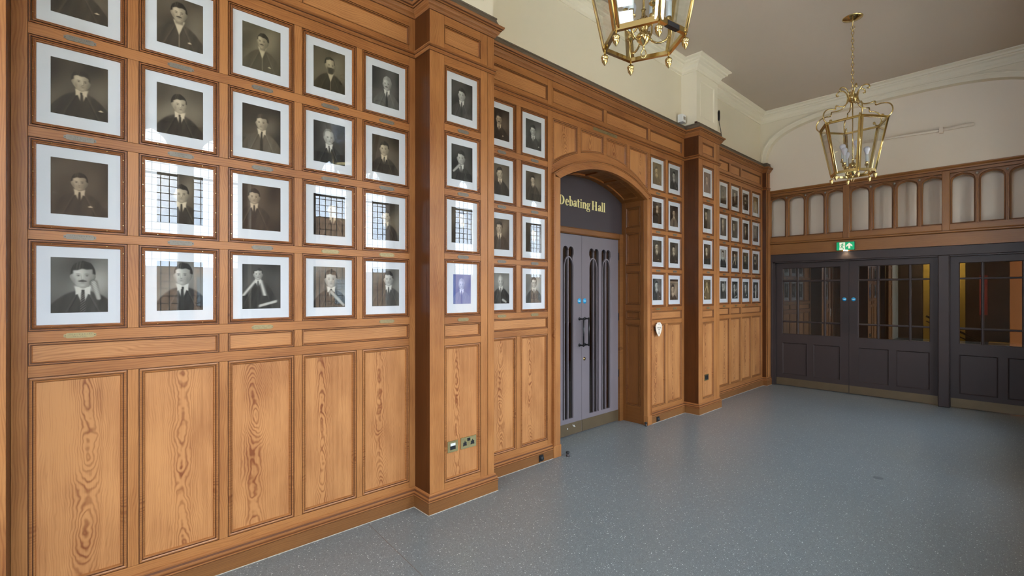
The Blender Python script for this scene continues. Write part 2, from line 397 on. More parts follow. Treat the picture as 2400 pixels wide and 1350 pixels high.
# end wall: face at y=8.8 with a basket arch, recess behind
def arch_z(x, w=1.70, h=.69, z0=3.75):
    t = min(1, abs((x - 1.74) / w)); return z0 + h * (1 - t ** 3) ** (1 / 3)
AX = [1.74 - 1.70 * math.cos(math.pi * i / 48) for i in range(49)]
AP = [(x, arch_z(x)) for x in AX]
YE, YB, YM = 8.80, 9.12, 8.905
wall_end = MB().box(-.3, 4.0, YB, YB + .1, 2.24, ZC).build('wall_end', 'end_cream', label='beige plaster end wall with arched recess', cat='wall', kind='structure')
outer = [(-.05, 3.3), (-.05, ZC - .01), (3.6, ZC - .01), (3.6, 3.3), (AX[-1], 3.3)] + AP[::-1] + [(AX[0], 3.3)]
plate('arch_wall', EW(YE), [outer], -(YM - YE) + .001, 0, 'cream', wall_end)
MB().box(-.3, 4.0, YM, YB + .1, 3.345, ZC).build('recess_wall', 'end_cream', wall_end)
# archivolt moulding round the arch
AP = [(AX[0], 3.35)] + AP + [(AX[-1], 3.35)]
NA = len(AP)
def arch_off(o):
    r = []
    for i, (x, z) in enumerate(AP):
        p0 = AP[max(0, i - 1)]; p1 = AP[min(NA - 1, i + 1)]; dx, dz = p1[0] - p0[0], p1[1] - p0[1]; L_ = math.hypot(dx, dz)
        r.append((x - dz / L_ * o, z + dx / L_ * o))
    return r
mb = MB(); prof = [(0.0, 0), (0.0, .010), (.052, .010), (.058, .020), (.068, .024), (.076, .018), (.080, .008), (.090, .006), (.094, 0)]
rows = [arch_off(o) for o, c in prof]
for q in range(len(prof) - 1):
    vs = [(x, YE - prof[q][1], z) for x, z in rows[q]] + [(x, YE - prof[q + 1][1], z) for x, z in rows[q + 1]]
    mb.add(vs, [(i, i + 1, NA + i + 1, NA + i) for i in range(NA - 1)], 0, True)
mb.build('arch_moulding', 'cream_trim', wall_end)
MB().sweep([(-.05, YE), (3.55, YE)], CPROF).build('cornice', 'cream_trim', wall_end)

# right wall with leaded gothic windows (seen in the picture glass, and the source of the daylight)
XR = 3.52
def light_outline(yc, w, z0, zs, za):
    """cusped head, (a,b) outline in RW frame with a = -y"""
    pts = [(-yc - w / 2, z0), (-yc + w / 2, z0), (-yc + w / 2, zs)]
    H = za - zs
    for t in (0.12, .25, .36): pts.append((-yc + w / 2 - w * .10 * t / .36 * 1.2, zs + H * t * 1.15))
    pts += [(-yc + w * .30, zs + H * .40), (-yc + w * .33, zs + H * .58), (-yc + w * .25, zs + H * .76), (-yc + w * .13, zs + H * .92), (-yc, za),
            (-yc - w * .13, zs + H * .92), (-yc - w * .25, zs + H * .76), (-yc - w * .33, zs + H * .58), (-yc - w * .30, zs + H * .40)]
    for t in (.36, .25, .12): pts.append((-yc - w / 2 + w * .10 * t / .36 * 1.2, zs + H * t * 1.15))
    pts.append((-yc - w / 2, zs))
    return pts
WZ0, WZS, WZA = .95, 3.12, 3.52
hol = []; ow = .57
for yc in WIN_Y: hol.append(rect(-yc - .66, -yc + .66, WZ0 - .05, WZA + .08))
wr_ = plate('wall_right', RW(XR), [rect(-9.5, 3.6, 0, ZC)] + hol, -.38, 0, 'cream', label='window wall facing the panelled wall', cat='wall', kind='structure')
for yc in WIN_Y:
    w0 = empty('window', (XR + .2, yc, WZ0), 'leaded two-light window with cusped stone heads', 'window', 'windows reflected in the picture glass', 'structure')
    ls = [yc - .325, yc + .325]
    plate('tracery', RW(XR + .16), [rect(-yc - .659, -yc + .659, WZ0 - .049, WZA + .079)] + [light_outline(y, .50, WZ0, WZS, WZA) for y in ls], -.14, 0, 'stone', w0)
    for y in ls:
        mb = MB(); x = XR + .24
        for k in range(1, 6): mb.box(x - .004, x + .004, y - .25 + .0833 * k - .004, y - .25 + .0833 * k + .004, WZ0, WZA)
        for k in range(1, 30): mb.box(x - .004, x + .004, y - .25, y + .25, WZ0 + .0865 * k - .004, WZ0 + .0865 * k + .004)
        mb.box(x - .012, x + .012, y - .25, y + .25, 2.98, 3.005)
        mb.build('leading', 'lead', w0)
        MB().box(x - .001, x + .001, y - .27, y + .27, WZ0 - .02, WZA).build('glass_pane', 'pane_glass', w0)
MB().box(-.4, 3.9, -3.62, -3.5, 0, 2.85).box(-.4, .45, -3.62, -3.5, 2.85, ZC).box(3.05, 3.9, -3.62, -3.5, 2.85, ZC).box(.45, 3.05, -3.62, -3.5, 4.45, ZC).build('wall_back', 'hall_wood', label='dark wood-panelled wall behind the viewer', cat='wall', kind='structure')
w0 = empty('window', (1.75, -3.56, 2.85), 'high unseen window added behind the viewer as daylight fill', 'window', None, 'structure')  # added, unseen source: its daylight fills the end wall and ceiling
mb = MB()
for k in range(0, 5): mb.box(.45 + .65 * k - .03, .45 + .65 * k + .03, -3.60, -3.52, 2.85, 4.45)
mb.box(.45, 3.05, -3.60, -3.52, 2.85, 2.90).box(.45, 3.05, -3.60, -3.52, 3.9, 3.95).build('frame', 'stone', w0)
MB().box(.45, 3.05, -3.565, -3.56, 2.85, 4.45).build('glass_pane', 'pane_glass', w0)
MB().box(3.44, 3.52, -3.5, 9.0, 0, .88).build('trim_9', 'board_h', label='wooden dado below the windows', cat='trim', kind='structure')

# outside
MB().box(4.2, 17, -30, 40, -3.2, -3.0).build('bounce_pavement', 'bounce_paving', label='unseen pale ground strip added outside the windows to bounce light up', cat='bounce_pavement', kind='structure')  # added pale ground, reflects daylight up to the ceiling
MB().box(17, 60, -40, 50, -3.2, -3.0).build('lawn', 'lawn', label='green lawn outside the windows', cat='lawn', kind='structure')
bld = MB().box(26, 32, -34, 46, -3.0, 2.9).build('building', 'far_stone', label='brown stone building opposite, seen only as a reflection', cat='building')
for i in range(18):
    for z in (-1.6, .9):
        y = -24 + i * 3.6
        MB().box(25.93, 26.02, y, y + 1.1, z, z + 1.5).build('window', 'far_glass', bld)
MB().box(26, 33, 11, 14, 2.9, 6.2).build('chimney', 'far_stone', bld)

# ------------------------------------------------------------------ panelling
Z_ROWS = [(2.852, 3.283), (2.370, 2.799), (1.890, 2.323), (1.417, 1.846)]      # top row first
Z_LOW = (.188, 1.203); Z_SML = (1.258, 1.364); Z_FRZ = (3.440, 3.580)
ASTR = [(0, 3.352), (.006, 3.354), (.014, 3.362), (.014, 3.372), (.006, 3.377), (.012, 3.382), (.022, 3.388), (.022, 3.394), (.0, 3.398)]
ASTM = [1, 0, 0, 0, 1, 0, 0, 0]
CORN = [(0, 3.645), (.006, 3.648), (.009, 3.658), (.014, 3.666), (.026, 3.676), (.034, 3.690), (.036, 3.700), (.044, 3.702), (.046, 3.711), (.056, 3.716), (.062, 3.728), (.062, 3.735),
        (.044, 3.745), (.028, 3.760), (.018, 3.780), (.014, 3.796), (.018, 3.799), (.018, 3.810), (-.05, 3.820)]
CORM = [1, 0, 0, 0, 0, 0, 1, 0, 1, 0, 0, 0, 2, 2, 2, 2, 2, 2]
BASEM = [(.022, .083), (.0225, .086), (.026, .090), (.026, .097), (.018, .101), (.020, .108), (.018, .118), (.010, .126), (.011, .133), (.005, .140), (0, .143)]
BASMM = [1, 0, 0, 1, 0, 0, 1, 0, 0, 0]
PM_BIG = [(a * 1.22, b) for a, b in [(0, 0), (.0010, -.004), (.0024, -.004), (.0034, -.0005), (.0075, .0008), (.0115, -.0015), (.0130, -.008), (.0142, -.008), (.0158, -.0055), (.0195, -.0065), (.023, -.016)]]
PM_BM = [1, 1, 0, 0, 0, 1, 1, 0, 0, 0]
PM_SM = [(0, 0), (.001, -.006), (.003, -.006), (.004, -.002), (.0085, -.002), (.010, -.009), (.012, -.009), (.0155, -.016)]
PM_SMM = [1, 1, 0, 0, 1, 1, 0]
def panel(root, F, a0, a1, b0, b1, vert, big=True, mat=None, mould='mould', inner=None):
    """a recessed panel board with its mitred moulding (a sub-part)"""
    p = MB().fbox(F, a0 - .006, a1 + .006, b0 - .006, b1 + .006, -.024, -.016).build('panel', mat or ('pine_v' if vert else 'pine_h'), root)
    pr, mm = (PM_BIG, PM_BM) if big else (PM_SM, PM_SMM)
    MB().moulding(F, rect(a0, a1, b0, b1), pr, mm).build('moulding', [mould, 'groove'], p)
    return p
def stile(root, F, a0, a1, b0, b1, vert=True, mats=('stile_v', 'stile_h')):
    g = .0006
    name = 'stile' if vert else 'rail'
    MB().fbox(F, a0 + g, a1 - g, b0 + g, b1 - g, -.026, 0 if vert else -.0004, ch=.0008).build(name, mats[0] if vert else mats[1], root)
def groups(cols, gs): return [(cols[g[0]][0], cols[g[-1]][1]) for g in gs]
BIDX = [0]
def bay(label, y0, y1, cols, gs, F=None, X=0., base=True, side_groove=None, ext0=0, ext1=0, name=None):
    F = F or LW(X); BIDX[0] += 1
    root = empty('trim_%d' % BIDX[0], (X, (y0 + y1) / 2, 0), label, 'panelling', None, 'structure')
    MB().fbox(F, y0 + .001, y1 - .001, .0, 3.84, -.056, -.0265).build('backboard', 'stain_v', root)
    i0, i1 = cols[0][0], cols[-1][1]
    # outer stiles
    stile(root, F, y0, i0, .083, 3.66)
    if side_groove:
        stile(root, F, i1, side_groove - .002, .083, 3.66); stile(root, F, side_groove + .002, y1, .083, 3.66)
        MB().fbox(F, side_groove - .003, side_groove + .003, .083, 3.66, -.02, -.008).build('groove', 'groove', root)
    else: stile(root, F, i1, y1, .083, 3.66)
    # rails
    zr = [(.083, Z_LOW[0]), (Z_LOW[1], Z_SML[0]), (Z_SML[1], Z_ROWS[3][0]), (Z_ROWS[3][1], Z_ROWS[2][0]), (Z_ROWS[2][1], Z_ROWS[1][0]), (Z_ROWS[1][1], Z_ROWS[0][0]), (Z_ROWS[0][1], Z_FRZ[0]), (Z_FRZ[1], 3.66)]
    for b0, b1 in zr: stile(root, F, i0, i1, b0, b1, False)
    for k in range(len(cols) - 1):
        a0, a1 = cols[k][1], cols[k + 1][0]
        stile(root, F, a0, a1, *Z_LOW)
        for r in Z_ROWS: stile(root, F, a0, a1, *r)
    g = groups(cols, gs)
    for k in range(len(g) - 1):
        for zz in (Z_SML, Z_FRZ): stile(root, F, g[k][1], g[k + 1][0], *zz)
    for c in cols:
        panel(root, F, c[0], c[1], *Z_LOW, True)
        for r in Z_ROWS:
            panel(root, F, c[0], c[1], *r, True, False, mould='slip')
    for c in g:
        panel(root, F, c[0], c[1], *Z_SML, False, False); panel(root, F, c[0], c[1], *Z_FRZ, False, False)
    return root
def runs(root, path):
    MB().sweep(path, [(0, 0), (.022, 0), (.022, .083), (0, .083)]).build('skirting_board', 'board_h', root)
    MB().sweep(path, [(.0215, 0), (.0215, .003), (.0235, .003), (.0265, .0006), (.0265, 0)]).build('sealant_line', 'sealant', root)
    MB().sweep(path, BASEM, mats=BASMM).build('base_moulding', ['mould', 'groove'], root)
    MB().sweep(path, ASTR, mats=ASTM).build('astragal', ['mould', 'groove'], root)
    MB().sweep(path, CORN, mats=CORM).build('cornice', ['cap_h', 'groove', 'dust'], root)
XP = .199
B1 = [(-.145, .215), (.261, .624), (.668, 1.034), (1.082, 1.444), (1.488, 1.855)]
B2 = [(2.600, 2.948), (3.005, 3.362)]
B3 = [(5.187, 5.541), (5.600, 5.955)]
B4 = [(6.72, 7.03), (7.075, 7.428), (7.490, 7.847), (7.905, 8.255), (8.315, 8.689)]
r = bay('honey pine wall panelling of the wide near-left bay holding twenty portraits', -.20, 1.908, B1, [(0, 1), (2,), (3, 4)]); runs(r, [(0, -.20), (0, 1.908)])
PG = [(0,)]
for (lab, y0, y1, i0, i1, gr) in (('wooden pilaster at the extreme left edge of the photo', -.812, -.200, -.684, -.34, -.268),
                                  ('projecting pine pilaster carrying four portraits and brass sockets', 1.905, 2.516, 2.033, 2.377, 2.449),
                                  ('projecting pine pilaster right of the arched doorway', 6.022, 6.640, 6.132, 6.462, 6.555)):
    r = bay(lab, y0, y1, [(i0, i1)], PG, X=XP, side_groove=gr)
    for ys, sgn in ((y0, -1), (y1, 1)):
        a = (0, XP); yy = (ys, ys + .012) if sgn < 0 else (ys - .012, ys)
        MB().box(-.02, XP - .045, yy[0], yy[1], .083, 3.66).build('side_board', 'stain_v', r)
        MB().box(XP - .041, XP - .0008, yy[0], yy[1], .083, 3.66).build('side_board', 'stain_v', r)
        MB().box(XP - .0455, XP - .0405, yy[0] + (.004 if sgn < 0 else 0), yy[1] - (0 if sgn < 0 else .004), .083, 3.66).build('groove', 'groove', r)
    runs(r, [(0, y0), (XP, y0), (XP, y1), (0, y1)])
    sb = [o for o in r.children if o.name.startswith('skirting_board')][0]
r = bay('pine panelling bay between near pilaster and doorway with eight portraits', 2.514, 3.4175, B2, [(0, 1)]); runs(r, [(0, 2.514), (0, 3.43)])
r = bay('pine panelling bay right of the arched doorway with eight portraits', 5.176, 6.022, B3, [(0, 1)]); runs(r, [(0, 5.16), (0, 6.022)])
r = bay('far pine panelling bay beside the exit doors with sixteen portraits', 6.64, 8.765, B4, [(0, 1), (2,), (3, 4)]); runs(r, [(0, 6.64), (0, 8.765)])

# slim corner pilaster
cr = empty('trim_7', (.04, 8.85, 0), 'slim corner pilaster of pine beside the exit doors', 'panelling', None, 'structure')
MB().box(-.05, .060, 8.762, 8.945, .0, 3.66).build('shaft', 'stain_v', cr)
MB().box(.058, .066, 8.766, 8.79, .083, 3.66).build('stile', 'stile_v', cr); MB().box(.058, .066, 8.83, 8.945, .083, 3.66).build('stile', 'stile_v', cr)
MB().box(.064, .072, 8.865, 8.935, .143, 3.64).build('bead', 'stile_v', cr)
runs(cr, [(.0, 8.762), (.064, 8.762), (.064, 8.948), (0, 8.948)])

# ------------------------------------------------------------------ arched doorway
dr = empty('trim_8', (0, 4.3, 0), 'arched pine doorway surround with panelled reveal and spandrel panels', 'door surround', None, 'structure')
F0 = LW(0)
CY = 4.300
def A_in(x0, x1, n=20): return arc(CY, 2.915, 1.62, x0, x1, n)
def A_out(x0, x1, n=20): return arc(CY, 3.003, 1.66, x0, x1, n)
YL, YR = 3.522, 5.087
# board above the arch with four openings
ops = []
for a0, a1 in ((3.434, 3.806), (3.858, 4.246), (4.300, 4.688), (4.742, 5.128)):
    bot = arc(4.27, 3.088, 1.54, a0, a1, 8); ops.append(bot + [(a1, 3.287), (a0, 3.287)])
out = [(3.4182, 2.70)] + [(3.4182, 3.4395), (5.1755, 3.4395), (5.1755, 2.70)] + [(5.16, 2.70)] + A_out(3.42, 5.155)[::-1] + [(3.4195, 2.70)]
plate('spandrel_board', F0, [out] + ops, -.0255, -.0004, 'stile_h', dr)
for o_ in ops:
    p = plate('panel', F0, [[(a, b) for a, b in [(o_[0][0] - .005, o_[0][1] - .006)] + [(q[0], q[1] - .006) for q in o_[1:-3]] + [(o_[-3][0] + .005, o_[-3][1] - .006), (o_[-3][0] + .005, 3.292), (o_[0][0] - .005, 3.292)]]], -.024, -.016, 'pine_v', dr)
    MB().moulding(F0, o_, PM_BIG, PM_BM).build('moulding', ['mould', 'groove'], p)
for a0, a1 in ((3.436, 4.248), (4.301, 5.130)): panel(dr, F0, a0, a1, *Z_FRZ, False, False)
stile(dr, F0, 3.4185, 3.4355, *Z_FRZ); stile(dr, F0, 4.248, 4.301, *Z_FRZ); stile(dr, F0, 5.130, 5.176, *Z_FRZ); stile(dr, F0, 3.4185, 5.175, Z_FRZ[1], 3.66, False)
MB().fbox(F0, 3.4185, 5.175, 3.05, 3.84, -.056, -.0265).build('backboard', 'stain_v', dr)
for pr_, mt, nm, mm in ((ASTR, ['mould', 'groove'], 'astragal', ASTM), (CORN, ['cap_h', 'groove', 'dust'], 'cornice', CORM)):
    MB().sweep([(0, 3.4301), (0, 5.1599)], pr_, mats=mm).build(nm, mt, dr)
# casing: upright boards and archivolt
for a0, a1, nm in ((3.418, YL, 0), (YR, 5.172, 1)):
    MB().fbox(F0, a0 + .001, a1 - .001, .10, 2.72, -.03, .022, ch=.003).build('casing', 'stile_v', dr)
    MB().fbox(F0, a0 - .002, a1 + .004, 0, .115, -.03, .030, ch=.004).build('plinth_block', 'stile_v', dr)
    e = a0 if nm == 0 else a1
    s_ = 1 if nm == 0 else -1
    for k, (o1, o2, c) in enumerate(((0, .012, .034), (.016, .024, .030))):
        q0, q1 = sorted((e + s_ * o1, e + s_ * o2)); MB().fbox(F0, q0, q1, .115, 2.75, .0, c, ch=.003).build('bead', 'mould', dr)
ring = A_in(YL, YR, 24) + A_out(3.418, 5.172, 24)[::-1]
plate('archivolt', F0, [ring], -.03, .022, 'stile_h', dr)
for lo, hi, c in ((0.0, -.012, .034), (-.016, -.024, .030)):
    o1 = A_out(3.418, 5.172, 24); k1 = [(a, b + lo) for a, b in o1]; k2 = [(a, b + hi) for a, b in o1]
    plate('bead', F0, [k2 + k1[::-1]], .0, c, 'mould', dr)
# reveal: jambs and soffit
def jamb(F, side):
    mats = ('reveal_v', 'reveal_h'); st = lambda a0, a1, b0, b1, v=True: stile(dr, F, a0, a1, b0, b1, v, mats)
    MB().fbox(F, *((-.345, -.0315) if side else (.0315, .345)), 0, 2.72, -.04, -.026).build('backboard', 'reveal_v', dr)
    zs = [(.208, 1.205), (1.265, 1.370), (1.446, 1.853), (1.930, 2.333), (2.394, 2.645)]
    if side: a = (-.345, -.285, -.078, -.0315)
    else: a = (.0315, .078, .285, .345)
    st(a[0], a[1], 0, 2.74); st(a[2], a[3], 0, 2.72)
    prev = 0
    for z in zs: st(a[1], a[2], prev, z[0], False); prev = z[1]
    st(a[1], a[2], prev, 2.73, False)
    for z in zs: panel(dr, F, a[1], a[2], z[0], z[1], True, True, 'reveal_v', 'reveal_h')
jamb(EW(YR), True); jamb(JW(YL), False)
def soffit(x0, x1, y0, y1, d, name, mat, n=12):
    """curved slab hung under the arch line; d = how far it drops"""
    pts = arc(CY, 2.915, 1.62, y0, y1, n); mb = MB(); vs = []
    for y, z in pts: vs += [(x0, y, z - d), (x1, y, z - d), (x0, y, z + .02), (x1, y, z + .02)]
    fs = []
    for i in range(n):
        b = i * 4; fs += [(b, b + 4, b + 5, b + 1), (b + 2, b + 3, b + 7, b + 6), (b, b + 2, b + 6, b + 4), (b + 1, b + 5, b + 7, b + 3)]
    fs += [(0, 1, 3, 2), (n * 4, n * 4 + 2, n * 4 + 3, n * 4 + 1)]
    mb.add(vs, fs, 0, False); mb.build(name, mat, dr)
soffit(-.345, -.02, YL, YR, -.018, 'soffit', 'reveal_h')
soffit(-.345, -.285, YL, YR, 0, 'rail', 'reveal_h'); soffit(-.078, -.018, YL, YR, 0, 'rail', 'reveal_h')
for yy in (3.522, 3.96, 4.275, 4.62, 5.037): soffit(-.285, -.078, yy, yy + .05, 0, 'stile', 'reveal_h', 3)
for y0, y1 in ((3.572, 3.96), (4.01, 4.275), (4.325, 4.62), (4.67, 5.037)):
    soffit(-.285, -.275, y0, y1, .0, 'bead', 'mould', 5); soffit(-.088, -.078, y0, y1, .0, 'bead', 'mould', 5)
# inner frame, transom, sign panel
XD = -.345
MB().box(XD - .05, XD + .022, 5.018, 5.087, 0, 2.32).build('door_frame', 'board_h', dr)
MB().box(XD - .05, XD + .022, 3.522, 3.590, 0, 2.32).build('door_frame', 'board_h', dr)
MB().fbox(LW(XD), 3.59, 5.018, 2.252, 2.325, -.05, .028, ch=.012).build('transom', 'board_h', dr)
sp_ = plate('sign_board', LW(XD), [[(3.524, 2.325), (5.085, 2.325)] + A_in(3.524, 5.085)[::-1]], -.03, 0, 'door_sign' if 'door_sign' in MATS else 'exit_paint', dr)
plain('sign_paint', (.058, .045, .048), .5, spec=.3)
sp_.data.materials.clear(); sp_.data.materials.append(MATS['sign_paint'])
# Debating Hall lettering, hand-drawn high-contrast serif
def ring_(cx, cy, ro, rio, a0=0, a1=360, n=26, cx2=None, cy2=None):
    cx2 = cx if cx2 is None else cx2; cy2 = cy if cy2 is None else cy2
    full = abs(a1 - a0) >= 360; A = [math.radians(a0 + (a1 - a0) * i / n) for i in range(n + (0 if full else 1))]
    o = [(cx + ro[0] * math.cos(t), cy + ro[1] * math.sin(t)) for t in A]; i_ = [(cx2 + rio[0] * math.cos(t), cy2 + rio[1] * math.sin(t)) for t in A]
    return [o, i_] if full else [o + i_[::-1]]
R_ = lambda x0, x1, y0, y1: [[(x0, y0), (x1, y0), (x1, y1), (x0, y1)]]
def stem(x, w, y0, y1, sl=.06, sr=.06, top=True, bot=True, topl_only=False):
    p = [R_(x, x + w, y0, y1)]
    if bot: p.append(R_(x - sl, x + w + sr, y0, y0 + .035))
    if top: p.append([[(x - sl, y1 - .035), (x - sl, y1), (x + w + (0 if topl_only else sr), y1), (x + w + (0 if topl_only else sr), y1 - .035)]] if not topl_only else [[(x - sl, y1 - .05), (x + .02, y1 + .01), (x + w, y1 + .01), (x + w, y1 - .1), (x, y1 - .06)]])
    return p
XH = .66
GL = {
 'D': (.68, stem(.08, .16, 0, 1, .07, 0, True, True) + [ring_(.22, .5, (.40, .5), (.22, .46), -90, 90)]),
 'e': (.45, [ring_(.235, .33, (.205, .345), (.075, .31), 25, 325, 26), R_(.10, .43, .345, .38), [[(.295, .36), (.44, .36), (.435, .44), (.40, .53), (.36, .6), (.28, .62), (.30, .5)]]]),
 'b': (.50, stem(.06, .13, .0, 1.04, .06, 0, True, False, True) + [ring_(.27, .335, (.20, .345), (.075, .31), 0, 360)]),
 'a': (.46, [R_(.26, .385, .04, .50), ring_(.17, .19, (.15, .20), (.045, .165), 0, 360), ring_(.22, .50, (.165, .17), (.05, .14), 0, 155, 14), [[(.385, .04), (.46, .02), (.46, .06), (.385, .09)]], [[(.06, .50), (.15, .46), (.16, .56), (.07, .57)]]]),
 't': (.34, [R_(.08, .20, .08, .86), R_(0, .31, .62, .665), ring_(.20, .13, (.12, .14), (.02, .10), 180, 320, 10), [[(0, .63), (.08, .70), (.13, .86), (.2, .86), (.2, .63)]]]),
 'i': (.27, stem(.07, .13, 0, .66, .06, .06, True, True, True) + [ring_(.13, .86, (.085, .085), (.001, .001), 0, 360, 14)]),
 'n': (.53, stem(.07, .13, 0, .66, .06, .05, True, True, True) + stem(.345, .13, 0, .46, .05, .06, False, True) + [ring_(.335, .46, (.14, .215), (.01, .13), 0, 150, 14)]),
 'g': (.48, [ring_(.21, .43, (.185, .24), (.075, .21), 0, 360), ring_(.22, -.13, (.22, .15), (.14, .105), 0, 360, 24), R_(.07, .38, -.03, .09), [[(.05, .02), (.12, .0), (.17, .17), (.08, .2)]], [[(.33, .58), (.36, .66), (.47, .69), (.47, .60), (.38, .56)]]]),
 'H': (.80, stem(.08, .16, 0, 1) + stem(.50, .16, 0, 1) + [R_(.24, .5, .48, .52)]),
 'l': (.27, stem(.07, .13, 0, 1.04, .06, .06, True, True, True)),
 ' ': (.17, [])}
def lettering(s, a, b, H, F, c0, c1):
    mb = MB(); x = 0; kk = 0
    for ch in s:
        wd, shapes = GL[ch]
        for cont in shapes:
            c = [[(a + (x + px) * H, b + py * H) for px, py in k] for k in cont]
            kk += 1; q = plate(None, F, c, c0, c1 + .00025 * (kk % 9), None); mb.add(q.v, q.f)
        x += wd
    return mb, x * H
TW = sum(GL[c][0] for c in 'Debating Hall'); SC = .835 / TW
m_, _ = lettering('Debating Hall', 3.905, 2.562, SC, lambda a, b, c: LW(XD)(a, 2.562 + (b - 2.562) * .106 / SC if b > 0 else b, c), 0, .004)
m_.build('lettering', 'letter_gold', sp_)

# ------------------------------------------------------------------ Debating Hall doors
def pair_hole(cx, w, z0, zt, side):
    """outline of one slot: two round-headed lobes; ring sits against the edge on `side`"""
    h = w / 2; q = h / 2; n = 7
    lobe = lambda c: [(c + q * math.cos(math.radians(t)), zt - q + q * math.sin(math.radians(t))) for t in [180 - 180 * k / n for k in range(n + 1)]]
    pts = [(cx - h, z0)]
    if side < 0: pts += [(cx - h, zt - .235), (cx - h + .004, zt - .20), (cx - h + .022, zt - .155), (cx - h + .018, zt - .12), (cx - h, zt - .085)]
    pts += lobe(cx - q) + lobe(cx + q)[1:]
    if side > 0: pts += [(cx + h, zt - .085), (cx + h - .018, zt - .12), (cx + h - .022, zt - .155), (cx + h - .004, zt - .20), (cx + h, zt - .235)]
    pts += [(cx + h, z0)]
    return pts[::-1]
def pair_tracery(F, cx, w, z0, zt, side, parent):
    h = w / 2; e0, e1 = (cx - h, cx + h - .026) if side < 0 else (cx - h + .026, cx + h)
    m = (e0 + e1) / 2; a = (e1 - e0) / 2; zs = zt - .245; H = .135
    o = [(e0, z0)] + [(m - a * math.cos(math.radians(t)), zs + H * math.sin(math.radians(t))) for t in range(0, 181, 12)] + [(e1, z0)]
    i_ = [(e0 + .011, z0)] + [(m - (a - .011) * math.cos(math.radians(t)), zs + (H - .014) * math.sin(math.radians(t))) for t in range(0, 181, 12)] + [(e1 - .011, z0)]
    plate('tracery', F, [o + i_[::-1]], -.034, -.006, 'door_paint', parent)
    MB().fbox(F, cx - .0065, cx + .0065, z0, zt - w / 4, -.034, -.003, ch=.002).build('glazing_bar', 'door_paint', parent)
    # bead round the slot
    mb = MB(); ol = pair_hole(cx, w, z0, zt, side)[::-1]
    mb.tube([F(x, z, -.004) for x, z in ol], .0028, 5, closed=True); mb.build('bead', 'door_paint', parent)
def deb_door(label, y0, y1, centres, idx, gap_side):
    F = LW(XD); root = empty('door_%d' % idx, (XD, (y0 + y1) / 2, .01), label, 'door', None, 'structure')
    holes = [pair_hole(c, .186, .19, 2.115, sd_) for c, sd_ in centres]
    plate('leaf', F, [rect(y0, y1, .008, 2.248)] + holes, -.045, -.004, 'door_paint', root)
    MB().fbox(F, y0 + .08, y1 - .08, .16, 2.15, -.024, -.021).build('glass_pane', 'door_glass', root)
    for c, sd_ in centres: pair_tracery(F, c, .186, .19, 2.115, sd_, root)
    MB().fbox(F, y0 + .003, y1 - .003, .012, .140, -.004, .001).build('kick_plate', 'bronze', root, label='bronze kick plate')
    s = gap_side; yh = (y1 - .04) if s > 0 else (y0 + .052)
    h = MB(); h.tube([F(yh, .999 + .0, 0), F(yh, .999, .055)], .009, 8); h.tube([F(yh, 1.297, 0), F(yh, 1.297, .055)], .009, 8)
    h.tube([F(yh, .985, .058), F(yh, 1.311, .058)], .010, 10)
    h.lathe(F(yh, .999, -.003), [(.018, 0), (.018, .006), (.009, .01)], 12, 0, 'x'); h.lathe(F(yh, 1.297, -.003), [(.018, 0), (.018, .006), (.009, .01)], 12, 0, 'x')
    h.build('pull_handle', 'black', root, label='black D-shaped pull handle')
    st_ = MB().lathe(F(yh + (.0 if s > 0 else .0), 1.50, -.0035), [(.0001, .0012), (.031, .0012), (.031, 0)], 20, 0, 'x'); o = st_.build('door_sticker', 'blue_sign', root, label='round blue fire door sticker')
    MB().fbox(F, yh - .018, yh + .018, 1.496, 1.502, -.0025, -.0018).build('print', 'sign_print', o)
    if s < 0:
        MB().lathe(F(y0 + .045, .835, -.004), [(.02, 0), (.02, .005), (.008, .006), (.008, .009), (.0001, .009)], 14, 0, 'x').build('lock_cylinder', 'brass', root)
    return root
deb_door('left leaf of grey-purple double door under the arch, tracery glazing', 3.594, 4.300, ((3.835, -1), (4.068, 1)), 1, 1)
deb_door('right leaf of grey-purple double door under the arch, with lock cylinder', 4.304, 5.014, ((4.530, -1), (4.765, 1)), 2, -1)
for y in (5.018,):
    for z in (.55, 1.25, 2.0): MB().box(XD - .01, XD + .006, y - .004, y + .01, z, z + .09).build('hinge', 'black', dr)
for (y, z, r_) in ((4.05, .085, .008), (4.16, .10, .010), (4.175, .088, .007), (4.14, .112, .005)):
    MB().lathe(LW(XD)(y, z, .0012), [(r_, 0), (r_ * .7, .0008), (.0001, .001)], 8, 0, 'x').build('paint_splash', 'white_plastic', bpy.data.objects['door_1'])
# hall beyond
hb = MB(); hb.box(-4.2, -4.1, 2.0, 6.6, 0, 3.2); hb.box(-4.2, -.40, 1.9, 2.0, 0, 3.2); hb.box(-4.2, -.40, 6.6, 6.7, 0, 3.2); hb.box(-4.2, -.30, 1.9, 6.7, 3.2, 3.3)
hb.build('wall_hall', 'hall_wood', label='dark wood-panelled hall seen through the door glass', cat='room', kind='structure')
MB().box(-4.2, -.36, 1.9, 6.7, -.1, -.001).build('floor_hall', 'hall_wood', label='brown floor of the hall behind the doors', cat='floor', kind='structure')
ld = bpy.data.lights.new('hall_lamp', 'POINT'); ld.energy = 14; ld.color = (1, .8, .6); ld.shadow_soft_size = .2
lo = bpy.data.objects.new('hall_lamp', ld); C.objects.link(lo); lo.location = (-2.6, 4.4, 2.8)

